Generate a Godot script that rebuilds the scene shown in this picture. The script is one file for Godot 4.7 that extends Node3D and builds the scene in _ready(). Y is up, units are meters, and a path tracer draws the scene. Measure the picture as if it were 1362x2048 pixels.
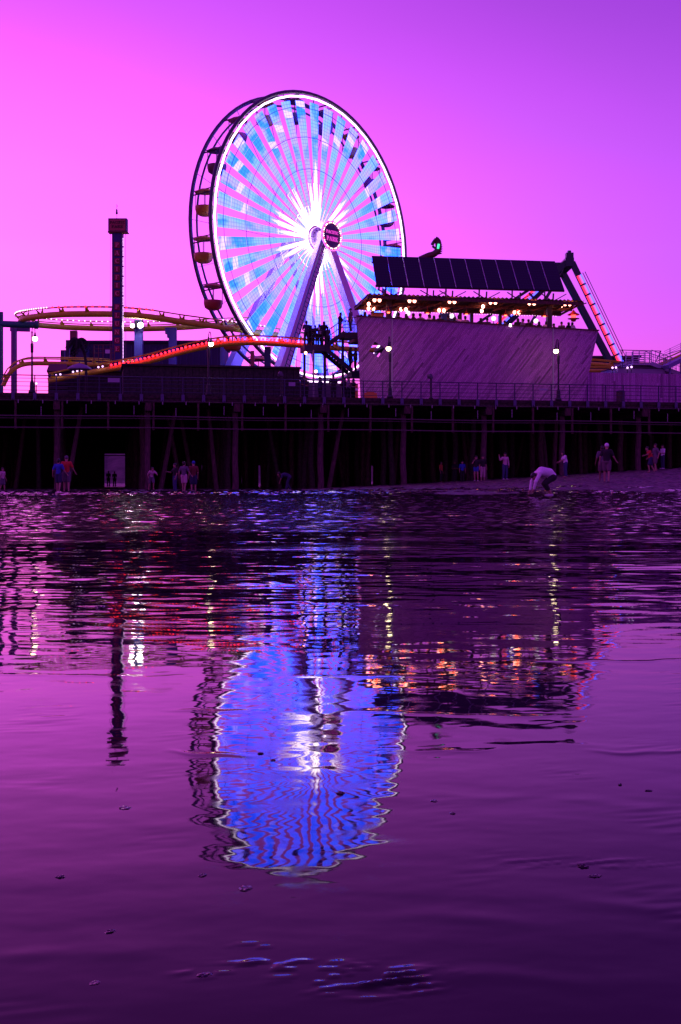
extends Node3D
# Dusk over a wet beach: a lit ferris wheel, roller coaster, drop tower and terrace on a timber pier, mirrored in the wet sand.

const FOCAL := 2400.0      # focal length in photograph pixels (photograph 1362 x 2048)
const EYE := 0.45          # camera height above the wet sand
const HORIZON := 966.0     # photograph row of the horizon
const PIER_TURN := 11.6    # degrees: the pier runs away to the right
const DECK := 5.98         # height of the pier deck

var rng := RandomNumberGenerator.new()
var taken := {}
var mats := {}
var pier_e := Vector3.ZERO
var pier_in := Vector3.ZERO
var pier_turn := 0.0

# ---------------------------------------------------------------- mesh building
class MB:
	var v := PackedVector3Array()
	var n := PackedVector3Array()
	var uv := PackedVector2Array()
	var c := PackedColorArray()
	var ix := PackedInt32Array()
	var tint := Color(1, 1, 1)
	func vert(p: Vector3, nn: Vector3, t := Vector2.ZERO) -> int:
		v.append(p); n.append(nn); uv.append(t); c.append(tint)
		return v.size() - 1
	# four corners, clockwise seen from the front
	func quad(a: Vector3, b: Vector3, cc: Vector3, d: Vector3, ta := Vector2(0, 0), tb := Vector2(1, 0), tc := Vector2(1, 1), td := Vector2(0, 1)) -> void:
		var nn := (cc - a).cross(b - a)
		if nn.length_squared() < 1e-16:
			nn = (d - a).cross(cc - a)
		nn = nn.normalized()
		var i := vert(a, nn, ta); vert(b, nn, tb); vert(cc, nn, tc); vert(d, nn, td)
		ix.append_array(PackedInt32Array([i, i + 1, i + 2, i, i + 2, i + 3]))
	func tri(a: Vector3, b: Vector3, cc: Vector3) -> void:
		var nn := (cc - a).cross(b - a).normalized()
		var i := vert(a, nn); vert(b, nn); vert(cc, nn)
		ix.append_array(PackedInt32Array([i, i + 1, i + 2]))
	# eight corners: bottom ring 0..3 and top ring 4..7, both counter-clockwise seen from above
	func hexa(p: Array) -> void:
		quad(p[4], p[7], p[6], p[5])
		quad(p[0], p[1], p[2], p[3])
		for k in 4:
			var m: int = (k + 1) % 4
			quad(p[k], p[4 + k], p[4 + m], p[m])
	func box(at: Vector3, size: Vector3, b := Basis.IDENTITY) -> void:
		var h := size * 0.5
		var p := []
		for y in [-h.y, h.y]:
			for q in [Vector3(-h.x, y, h.z), Vector3(h.x, y, h.z), Vector3(h.x, y, -h.z), Vector3(-h.x, y, -h.z)]:
				p.append(at + b * q)
		hexa(p)
	# a square bar from a to b
	func bar(a: Vector3, b: Vector3, w: float, h: float, up := Vector3.UP) -> void:
		var d := (b - a).normalized()
		var s := d.cross(up)
		if s.length() < 1e-4:
			s = d.cross(Vector3.RIGHT)
		s = s.normalized()
		var u := s.cross(d).normalized()
		box((a + b) * 0.5, Vector3(w, h, a.distance_to(b)), Basis(s, u, -d))
	func tube(pts: Array, radii, sides := 8, caps := true, closed := false) -> void:
		var m := pts.size()
		var rings := []
		var last_s := Vector3.ZERO
		for i in m:
			var d: Vector3
			if closed:
				d = pts[(i + 1) % m] - pts[(i - 1 + m) % m]
			else:
				d = pts[mini(i + 1, m - 1)] - pts[maxi(i - 1, 0)]
			d = d.normalized()
			var s: Vector3
			if i == 0:
				s = d.cross(Vector3.UP)
				if s.length() < 0.05:
					s = d.cross(Vector3.RIGHT)
			else:
				s = last_s - d * last_s.dot(d)
			s = s.normalized()
			last_s = s
			var u := s.cross(d).normalized()
			var r: float = radii[i] if radii is Array else radii
			var ring := []
			for k in sides:
				var a := TAU * k / sides
				var nn := s * cos(a) + u * sin(a)
				ring.append(vert(pts[i] + nn * r, nn, Vector2(float(k) / sides, float(i))))
			rings.append(ring)
		for i in (m if closed else m - 1):
			var j := (i + 1) % m
			for k in sides:
				var l := (k + 1) % sides
				ix.append_array(PackedInt32Array([rings[i][k], rings[i][l], rings[j][l], rings[i][k], rings[j][l], rings[j][k]]))
		if caps and not closed:
			for e in [0, m - 1]:
				var d2: Vector3 = (pts[0] - pts[1]) if e == 0 else (pts[m - 1] - pts[m - 2])
				var cnt := vert(pts[e], d2.normalized())
				var base := v.size()
				for k in sides:
					vert(v[rings[e][k]], d2.normalized())
				for k in sides:
					var l := (k + 1) % sides
					if e == 0:
						ix.append_array(PackedInt32Array([cnt, base + l, base + k]))
					else:
						ix.append_array(PackedInt32Array([cnt, base + k, base + l]))
	# profile: Array of Vector2(radius, height) from the bottom up, turned round the y axis of the frame
	func lathe(profile: Array, at := Vector3.ZERO, sides := 16, b := Basis.IDENTITY) -> void:
		var m := profile.size()
		var start := v.size()
		for i in m:
			var t: Vector2 = profile[mini(i + 1, m - 1)] - profile[maxi(i - 1, 0)]
			var nr := Vector2(t.y, -t.x).normalized()
			for k in sides:
				var a := TAU * k / sides
				var o := Vector3(cos(a), 0, sin(a))
				vert(at + b * (o * profile[i].x + Vector3.UP * profile[i].y), (b * (o * nr.x + Vector3.UP * nr.y)).normalized(), Vector2(float(k) / sides, float(i) / m))
		for i in m - 1:
			for k in sides:
				var l := (k + 1) % sides
				var q := start + i * sides
				ix.append_array(PackedInt32Array([q + k, q + sides + l, q + sides + k, q + k, q + l, q + sides + l]))
	func ball(at: Vector3, r: float, seg := 10, rows := 7, squash := 1.0) -> void:
		var prof := []
		for i in rows + 1:
			var a := -PI / 2 + PI * i / rows
			prof.append(Vector2(cos(a) * r, sin(a) * r * squash))
		lathe(prof, at, seg)
	# flat polygon in the plane (o, ax, ay), thickness along az (front face at o + az * 0)
	func slab(poly: PackedVector2Array, o: Vector3, ax: Vector3, ay: Vector3, az: Vector3, thick: float) -> void:
		var pl := poly.duplicate()
		if Geometry2D.is_polygon_clockwise(pl):
			pl.reverse()
		var tr := Geometry2D.triangulate_polygon(pl)
		var q := []
		for p in pl:
			q.append(o + ax * p.x + ay * p.y)
		for i in range(0, tr.size(), 3):
			var a: Vector3 = q[tr[i]]; var b: Vector3 = q[tr[i + 1]]; var cc: Vector3 = q[tr[i + 2]]
			if (cc - a).cross(b - a).dot(az) < 0:
				var s := b; b = cc; cc = s
			tri(a, b, cc)
			tri(a - az * thick, cc - az * thick, b - az * thick)
		for i in q.size():
			var a: Vector3 = q[i]; var b: Vector3 = q[(i + 1) % q.size()]
			quad(a, b, b - az * thick, a - az * thick)
	func add(m: MB, t: Transform3D) -> void:
		var base := v.size()
		for i in m.v.size():
			v.append(t * m.v[i]); n.append((t.basis * m.n[i]).normalized()); uv.append(m.uv[i]); c.append(m.c[i])
		for i in m.ix:
			ix.append(base + i)
	func mesh(colors := false) -> ArrayMesh:
		var a := []
		a.resize(Mesh.ARRAY_MAX)
		a[Mesh.ARRAY_VERTEX] = v
		a[Mesh.ARRAY_NORMAL] = n
		a[Mesh.ARRAY_TEX_UV] = uv
		if colors:
			a[Mesh.ARRAY_COLOR] = c
		a[Mesh.ARRAY_INDEX] = ix
		var am := ArrayMesh.new()
		am.add_surface_from_arrays(Mesh.PRIMITIVE_TRIANGLES, a)
		return am

# ---------------------------------------------------------------- naming and placing
func numbered(called: String) -> String:
	if not taken.has(called):
		taken[called] = 0
		return called
	taken[called] += 1
	return "%s_%03d" % [called, taken[called]]

func obj(called: String, shape, m: Material, parent: Node = null, at := Vector3.ZERO) -> MeshInstance3D:
	var o := MeshInstance3D.new()
	if shape is MB:
		o.mesh = shape.mesh(m is BaseMaterial3D and m.vertex_color_use_as_albedo)
	else:
		o.mesh = shape
	o.material_override = m
	o.position = at
	o.cast_shadow = GeometryInstance3D.SHADOW_CASTING_SETTING_ON
	if parent == null:
		o.name = numbered(called)
		add_child(o)
	else:
		o.name = called
		parent.add_child(o, true)
	return o

func tag(o: Node, label: String, category: String, group := "") -> Node:
	o.set_meta("label", label)
	o.set_meta("category", category)
	if group:
		o.set_meta("group", group)
	return o

func thing(called: String, label: String, category: String, at := Vector3.ZERO, turn := 0.0, group := "") -> Node3D:
	var o := Node3D.new()
	o.name = numbered(called)
	add_child(o)
	o.position = at
	o.rotation.y = turn
	tag(o, label, category, group)
	return o

func structure(o: Node) -> Node:
	o.set_meta("kind", "structure")
	return o

func stuff(o: Node) -> Node:
	o.set_meta("kind", "stuff")
	return o

# ---------------------------------------------------------------- from the photograph to the place
func at_px(px: float, py: float, depth: float) -> Vector3:
	return Vector3((px - 681.0) / FOCAL * depth, EYE + (HORIZON - py) / FOCAL * depth, -depth)

# point of the pier: s metres along its edge, t metres back from the edge, y up
func pier(s: float, y: float, t: float) -> Vector3:
	return Vector3(0, y, -77.6) + pier_e * s + pier_in * t

# (s, y) where the ray through a pixel meets the plane t metres behind the pier edge
func on_pier(px: float, py: float, t: float) -> Vector2:
	var dx := (px - 681.0) / FOCAL
	var s := (dx * (77.6 - pier_in.z * t) - pier_in.x * t) / (pier_e.x + pier_e.z * dx)
	var depth := -pier(s, 0, t).z
	return Vector2(s, EYE + (HORIZON - py) / FOCAL * depth)

func pier_px(px: float, py: float, t: float) -> Vector3:
	var q := on_pier(px, py, t)
	return pier(q.x, q.y, t)

# ---------------------------------------------------------------- materials (colours are linear base colours)
func paint(key: String, r: float, g: float, b: float, rough := 0.6, metal := 0.0) -> StandardMaterial3D:
	if mats.has(key):
		return mats[key]
	var m := StandardMaterial3D.new()
	m.resource_name = key
	m.albedo_color = Color(r, g, b).linear_to_srgb()
	m.roughness = rough
	m.metallic = metal
	mats[key] = m
	return m

func glow(key: String, r: float, g: float, b: float, energy: float) -> StandardMaterial3D:
	if mats.has(key):
		return mats[key]
	var m := StandardMaterial3D.new()
	m.resource_name = key
	m.albedo_color = Color(0.6, 0.6, 0.6)
	m.roughness = 0.4
	m.emission_enabled = true
	m.emission = Color(r, g, b).linear_to_srgb()
	m.emission_energy_multiplier = energy
	mats[key] = m
	return m

# paint with a mottled colour texture, in world or object space
func grained(key: String, lo: Color, hi: Color, scale: Vector3, rough := 0.8, freq := 0.02, bump := 0.0) -> StandardMaterial3D:
	if mats.has(key):
		return mats[key]
	var m := StandardMaterial3D.new()
	m.resource_name = key
	var fn := FastNoiseLite.new()
	fn.seed = key.hash() % 1000
	fn.noise_type = FastNoiseLite.TYPE_SIMPLEX_SMOOTH
	fn.frequency = freq
	fn.fractal_octaves = 5
	var im := fn.get_seamless_image(256, 256)
	var out := Image.create(256, 256, false, Image.FORMAT_RGB8)
	for y in 256:
		for x in 256:
			var t: float = im.get_pixel(x, y).r
			out.set_pixel(x, y, lo.lerp(hi, clampf((t - 0.2) * 1.6, 0, 1)).linear_to_srgb())
	m.albedo_texture = ImageTexture.create_from_image(out)
	m.roughness = rough
	m.uv1_triplanar = true
	m.uv1_scale = scale
	if bump > 0.0:
		var nm := Image.create(256, 256, false, Image.FORMAT_RGB8)
		nm.copy_from(im)
		nm.convert(Image.FORMAT_RGB8)
		nm.bump_map_to_normal_map(bump)
		m.normal_enabled = true
		m.normal_texture = ImageTexture.create_from_image(nm)
	mats[key] = m
	return m

func lamp_light(at: Vector3, color: Color, energy: float, size: float, parent: Node3D, reach := 25.0) -> void:
	var l := OmniLight3D.new()
	l.name = "lamp_light"
	l.light_color = color
	l.light_energy = energy
	l.light_size = size
	l.omni_range = reach
	l.omni_attenuation = 2.0
	l.shadow_enabled = true
	parent.add_child(l, true)
	l.position = at

# ---------------------------------------------------------------- camera, sky, sun
func make_camera() -> void:
	var cam := Camera3D.new()
	cam.name = "camera"
	add_child(cam)
	cam.position = Vector3(0, EYE, 0)
	cam.projection = Camera3D.PROJECTION_FRUSTUM
	cam.near = 0.05
	cam.far = 6000.0
	cam.size = 2.0 * 1024.0 / FOCAL * cam.near
	cam.frustum_offset = Vector2(0, (HORIZON - 1024.0) / FOCAL * cam.near)
	cam.current = true

func sky_color(az: float, el: float) -> Color:
	# az: degrees from straight ahead, right positive; el: degrees up. The afterglow lies to the left.
	var off := absf(wrapf(az + 28.0, -180.0, 180.0))
	var side := exp(-pow(off / 33.0, 2.0))                # 1 in the afterglow, 0 far round from it
	var far := exp(-pow(off / 120.0, 2.0))
	var e := clampf(el, 0.0, 90.0)
	var low := Color(0.70, 0.090, 0.62).lerp(Color(2.4, 0.35, 0.92), side)
	var mid := Color(0.36, 0.088, 0.86).lerp(Color(2.25, 0.275, 2.25), side)
	var high := Color(0.24, 0.034, 0.62).lerp(Color(0.72, 0.10, 1.05), side)
	var top := Color(0.24, 0.026, 0.52)
	var c: Color
	if e < 11.0:
		c = low.lerp(mid, smoothstep(0.0, 11.0, e))
	elif e < 25.0:
		c = mid.lerp(high, smoothstep(9.0, 25.0, e))
	else:
		c = high.lerp(top, smoothstep(25.0, 80.0, e))
	c = c * (0.97 + 0.03 * far)
	return Color(c.r, c.g, c.b)

func make_sky() -> void:
	var w := 1024
	var h := 512
	var wisp := FastNoiseLite.new()
	wisp.seed = 31
	wisp.frequency = 1.0
	wisp.fractal_octaves = 4
	var im := Image.create(w, h, false, Image.FORMAT_RGBF)
	for y in h:
		var el := 90.0 - 180.0 * (y + 0.5) / h
		for x in w:
			var az := wrapf(360.0 * (x + 0.5) / w, -180.0, 180.0)      # the first column looks along -z
			if el <= 0.0:
				im.set_pixel(x, y, Color(0.06, 0.01, 0.07))
				continue
			var v := 1.0 + 0.045 * wisp.get_noise_3d(sin(deg_to_rad(az)) * 4.0, cos(deg_to_rad(az)) * 4.0, el * 0.28 + az * 0.05)
			var sc := sky_color(az, el)
			im.set_pixel(x, y, Color(sc.r * v, sc.g * (2.0 - v), sc.b * v))
	var pm := PanoramaSkyMaterial.new()
	pm.panorama = ImageTexture.create_from_image(im)
	var sky := Sky.new()
	sky.sky_material = pm
	var env := Environment.new()
	env.background_mode = Environment.BG_SKY
	env.sky = sky
	env.ambient_light_source = Environment.AMBIENT_SOURCE_SKY
	env.tonemap_mode = Environment.TONE_MAPPER_LINEAR
	env.tonemap_exposure = 1.0
	env.background_energy_multiplier = 1.0
	env.sdfgi_enabled = true
	env.ssao_enabled = true
	env.ssil_enabled = true
	var we := WorldEnvironment.new()
	we.name = "world"
	we.environment = env
	add_child(we)
	# the last of the afterglow, low on the left
	var sun := DirectionalLight3D.new()
	sun.name = "sun"
	sun.light_color = Color(1.0, 0.36, 0.85)
	sun.light_energy = 0.06
	sun.light_angular_distance = 25.0
	sun.shadow_enabled = true
	add_child(sun)
	var from := Vector3(-0.94, 0.22, 0.1)
	sun.look_at_from_position(from * 100.0, Vector3.ZERO)

# ---------------------------------------------------------------- the beach
var ripple := FastNoiseLite.new()
var ripple_b := FastNoiseLite.new()

func berm(x: float, d: float) -> float:
	var r := clampf((x + 3.0) / 26.0, 0.0, 1.7)
	return 1.42 * pow(r, 1.15) * smoothstep(30.0, 84.0, d)

# edge of the shining wet sheet, as a distance from the eye
func wet_edge(x: float) -> float:
	return 60.0 + 5.0 * ripple_b.get_noise_2d(x * 0.12, 7.7) - 1.3 * clampf(x, -6.0, 14.0)

func sand_height(x: float, z: float, bumps := true) -> float:
	var d := Vector2(x, z).length()
	var y := berm(x, d) if z < 0.0 else 0.0
	if not bumps:
		return y
	var a := smoothstep(2.7, 6.0, d)
	var h := 0.0
	if d < 7.0:
		# fine wrinkles of the thin film close by
		var k := 1.0 - smoothstep(3.0, 7.0, d)
		h += k * 0.000055 * ripple.get_noise_2d(x * 14.0, z * 26.0)
		h += k * 0.000022 * ripple.get_noise_2d(x * 30.0 + 5.0, z * 55.0)
		h += k * 0.00019 * ripple_b.get_noise_2d(x * 5.0 + 3.1, z * 8.0)
	if d < 14.0 and d > 2.5:
		h += 0.00030 * a * (1.0 - smoothstep(8.0, 14.0, d)) * ripple.get_noise_2d(x * 9.0 + 2.0, z * 20.0)
	if d < 60.0:
		h += (lerpf(0.00013, 0.00105, a) + 0.0026 * smoothstep(8.0, 20.0, d)) * (1.0 - smoothstep(35.0, 60.0, d)) * ripple.get_noise_2d(x * 4.4 + 11.0, z * 9.0)
	h += lerpf(0.00048, 0.0022, a) * ripple_b.get_noise_2d(x * 1.8 - 4.0, z * 3.3 + 9.0)
	if d > 3.0:
		h += 0.0052 * a * ripple.get_noise_2d(x * 0.6 + 20.0, z * 1.1)
	if d > 12.0:
		h += 0.014 * smoothstep(12.0, 40.0, d) * ripple_b.get_noise_2d(x * 0.2, z * 0.36 + 5.0)
	if d > 8.0 and d < 75.0:
		# choppy little crests further out
		h += (0.0105 * smoothstep(8.0, 17.0, d) + 0.010 * smoothstep(20.0, 36.0, d)) * ripple.get_noise_2d(x * 3.2 + 70.0, z * 0.95) + 0.0035 * smoothstep(8.0, 14.0, d) * ripple.get_noise_2d(x * 7.0 + 30.0, z * 2.3)
	if d > 38.0:
		# trodden sand
		var tr := smoothstep(38.0, 55.0, d)
		h += tr * 0.075 * ripple.get_noise_2d(x * 1.1, z * 0.75) + tr * 0.045 * ripple.get_noise_2d(x * 2.7 + 8.0, z * 1.9)
	# little sand wrinkles by the eye that catch the light
	for q in [[0.030, -1.085, 0.050, 0.026, 0.0065], [-0.060, -1.118, 0.040, 0.016, 0.0045], [-0.125, -1.10, 0.02, 0.009, 0.003], [-0.085, -1.165, 0.02, 0.008, 0.0022], [0.29, -1.42, 0.10, 0.02, 0.0012]]:
		var u := (x - float(q[0])) / float(q[2])
		var w := (z - float(q[1])) / float(q[3])
		var r := u * u + w * w
		if r < 6.0:
			h += float(q[4]) * exp(-r) * maxf(0.0, ripple.get_noise_2d(x * 16.0, z * 75.0 + x * 16.0) - 0.15)
	# low swells and drainage wrinkles left by the last wave
	if d < 3.0:
		for q in [[0.26, 1.73, 0.26, 0.030, 0.0011], [-0.26, 1.59, 0.16, 0.026, 0.0007], [0.45, 2.08, 0.22, 0.036, 0.0009], [-0.27, 1.17, 0.16, 0.022, 0.0010], [0.17, 1.11, 0.18, 0.018, 0.0009], [0.14, 1.24, 0.16, 0.020, 0.0008], [-0.40, 1.95, 0.18, 0.03, 0.0006], [0.33, 1.30, 0.16, 0.020, 0.0009]]:
			var gu := (x - float(q[0])) / float(q[2])
			var gw := (d - float(q[1]) + 0.05 * (x - float(q[0])) - 0.02 * ripple.get_noise_2d(x * 5.0, float(q[1]) * 3.0)) / float(q[3])
			var gr := gu * gu + gw * gw
			if gr < 7.0:
				h += 0.5 * float(q[4]) * exp(-gr) * (0.7 + 0.6 * ripple.get_noise_2d(x * 8.0, z * 14.0))
		var wr := smoothstep(0.10, 0.45, ripple_b.get_noise_2d(x * 2.6 + 33.0, z * 2.6)) * smoothstep(0.10, 0.28, absf(x + 0.05))
		if wr > 0.0:
			h += 0.00030 * wr * ripple.get_noise_2d(x * 9.0 + 4.0, z * 46.0 + x * 12.0)
	# shallow film edges that run across the sheet
	for q in [[2.02, 0.07, 0.0011, -0.35, 1.0], [2.36, 0.06, 0.0007, -0.5, 0.35], [2.78, 0.09, 0.0009, -1.0, 0.1], [1.40, 0.05, 0.0010, 0.40, 0.7], [3.1, 0.1, 0.001, 0.1, 1.2]]:
		if x > float(q[3]) - 0.3 and x < float(q[4]) + 0.3:
			var line: float = float(q[0]) + float(q[1]) * ripple_b.get_noise_2d(x * 1.6, float(q[0]) * 9.0) + 0.014 * ripple.get_noise_2d(x * 9.0, float(q[0])) - 0.05 * x
			var w2 := (-z - line) / 0.011
			if absf(w2) < 3.0:
				var part := smoothstep(-0.15, 0.45, ripple.get_noise_2d(x * 3.1 + float(q[0]) * 7.0, 4.0))
				h += float(q[2]) * part * exp(-w2 * w2) * smoothstep(float(q[3]) - 0.3, float(q[3]), x) * (1.0 - smoothstep(float(q[4]), float(q[4]) + 0.3, x))
	return y + h

func make_beach() -> void:
	ripple.seed = 5
	ripple.noise_type = FastNoiseLite.TYPE_SIMPLEX_SMOOTH
	ripple.frequency = 1.0
	ripple.fractal_type = FastNoiseLite.FRACTAL_NONE
	ripple_b.seed = 17
	ripple_b.noise_type = FastNoiseLite.TYPE_SIMPLEX_SMOOTH
	ripple_b.frequency = 1.0
	ripple_b.fractal_octaves = 2
	ripple_b.fractal_gain = 0.4
	# rings round the place where the photographer stands, finer towards the pier
	var angles := PackedFloat64Array()
	var front := 20.0
	for i in 341:
		angles.append(-front + 2.0 * front * i / 340.0)
	for i in range(1, 40):
		angles.append(front + (360.0 - 2.0 * front) * i / 40.0)
	var na := angles.size()
	var rad := PackedFloat64Array([0.25])
	while rad[-1] < 100.0:
		rad.append(rad[-1] * (1.03 if rad[-1] < 0.9 else 1.0040))
	while rad[-1] < 5000.0:
		rad.append(rad[-1] * 1.12)
	var nr := rad.size()
	var pos := PackedVector3Array()
	pos.resize(na * nr)
	for i in nr:
		for k in na:
			var a := deg_to_rad(angles[k])
			var x := sin(a) * rad[i]
			var z := -cos(a) * rad[i]
			pos[i * na + k] = Vector3(x, sand_height(x, z, absf(angles[k]) < 22.0 and rad[i] < 110.0), z)
	var nor := PackedVector3Array()
	nor.resize(na * nr)
	for i in nr:
		for k in na:
			var u := pos[i * na + (k + 1) % na] - pos[i * na + (k - 1 + na) % na]
			var w := pos[mini(i + 1, nr - 1) * na + k] - pos[maxi(i - 1, 0) * na + k]
			var q := u.cross(w).normalized()
			nor[i * na + k] = q if q.y > 0 else -q
	var wet := PackedInt32Array()
	var mid := PackedInt32Array()
	var dry := PackedInt32Array()
	for i in nr - 1:
		for k in na:
			var l := (k + 1) % na
			var p := pos[i * na + k]
			var q := PackedInt32Array([i * na + k, (i + 1) * na + k, (i + 1) * na + l, i * na + k, (i + 1) * na + l, i * na + l])
			if p.z < 0.0 and rad[i] > wet_edge(p.x) + (16.0 * ripple.get_noise_2d(p.x * 0.16, p.z * 0.22) if rad[i] < 75.0 else 0.0):
				dry.append_array(q)
			elif p.z < 0.0 and rad[i] > 9.5 + 7.0 * ripple_b.get_noise_2d(p.x * 0.35 + 60.0, p.z * 0.30):
				mid.append_array(q)
			else:
				wet.append_array(q)
	# close the sheet under the eye
	var middle := pos.size()
	pos.append(Vector3(0, 0, 0)); nor.append(Vector3.UP)
	for k in na:
		wet.append_array(PackedInt32Array([middle, k, (k + 1) % na]))
	var wm := StandardMaterial3D.new()
	wm.resource_name = "wet_sand"
	wm.albedo_color = Color(0.014, 0.006, 0.014).linear_to_srgb()
	# drained patches are a little duller than standing film
	var rn := FastNoiseLite.new()
	rn.seed = 77
	rn.noise_type = FastNoiseLite.TYPE_SIMPLEX_SMOOTH
	rn.frequency = 0.012
	rn.fractal_octaves = 6
	rn.fractal_gain = 0.6
	var ri := rn.get_seamless_image(512, 512)
	var ro := Image.create(512, 512, false, Image.FORMAT_RGB8)
	for yy in 512:
		for xx in 512:
			var tv: float = ri.get_pixel(xx, yy).r
			var rv := 0.026 + 0.07 * smoothstep(0.50, 0.85, tv)
			ro.set_pixel(xx, yy, Color(rv, rv, rv))
	wm.roughness = 1.0
	wm.roughness_texture = ImageTexture.create_from_image(ro)
	wm.uv1_triplanar = true
	wm.uv1_world_triplanar = true
	wm.uv1_scale = Vector3(1.3, 1.3, 1.3)
	wm.metallic_specular = 0.185
	var rm: StandardMaterial3D = wm.duplicate()
	rm.resource_name = "rippled_sand"
	rm.roughness_texture = null
	rm.roughness = 0.085
	rm.metallic_specular = 0.26
	var dm := grained("damp_sand", Color(0.006, 0.002, 0.004), Color(0.115, 0.044, 0.078), Vector3(0.16, 0.16, 0.16), 0.62, 0.03, 8.0)
	dm.uv1_world_triplanar = true
	for part in [["wet_sand", wet, wm], ["rippled_sand", mid, rm], ["beach", dry, dm]]:
		# keep only the vertices that this part uses
		var remap := {}
		var pv := PackedVector3Array()
		var pn := PackedVector3Array()
		var pi := PackedInt32Array()
		for i in part[1]:
			if not remap.has(i):
				remap[i] = pv.size()
				pv.append(pos[i]); pn.append(nor[i])
			pi.append(remap[i])
		var arr := []
		arr.resize(Mesh.ARRAY_MAX)
		arr[Mesh.ARRAY_VERTEX] = pv
		arr[Mesh.ARRAY_NORMAL] = pn
		arr[Mesh.ARRAY_INDEX] = pi
		var am := ArrayMesh.new()
		am.add_surface_from_arrays(Mesh.PRIMITIVE_TRIANGLES, arr)
		var o := obj(part[0], am, part[2])
		structure(o)
		o.set_meta("label", {"wet_sand": "dark wet sand sheet mirroring the lit pier", "rippled_sand": "wet rippled sand between the mirror sheet and the beach", "beach": "damp rough sand rising towards the pier"}[part[0]])
	# the coast beyond the pier
	var hill := MB.new()
	var prev_lo := Vector3.ZERO
	var prev_hi := Vector3.ZERO
	for i in 81:
		var a := deg_to_rad(-40.0 + i)
		var hh := 70.0 + 26.0 * ripple_b.get_noise_2d(i * 0.11, 3.0) + 9.0 * ripple.get_noise_2d(i * 0.5, 1.0)
		var lo := Vector3(sin(a) * 1500.0, -2.0, -cos(a) * 1500.0)
		var hi := Vector3(sin(a) * 1650.0, maxf(hh, 14.0), -cos(a) * 1650.0)
		if i > 0:
			hill.quad(prev_lo, prev_hi, hi, lo)
			hill.quad(prev_hi, prev_hi * 1.3 * Vector3(1, 0, 1), hi * 1.3 * Vector3(1, 0, 1), hi)
		prev_lo = lo
		prev_hi = hi
	structure(obj("hill", hill, grained("hill_scrub", Color(0.05, 0.05, 0.04), Color(0.14, 0.12, 0.10), Vector3(0.01, 0.01, 0.01), 0.9)))

# ---------------------------------------------------------------- the pier
const BENT0 := -17.87
const BENT := 5.58

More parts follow.
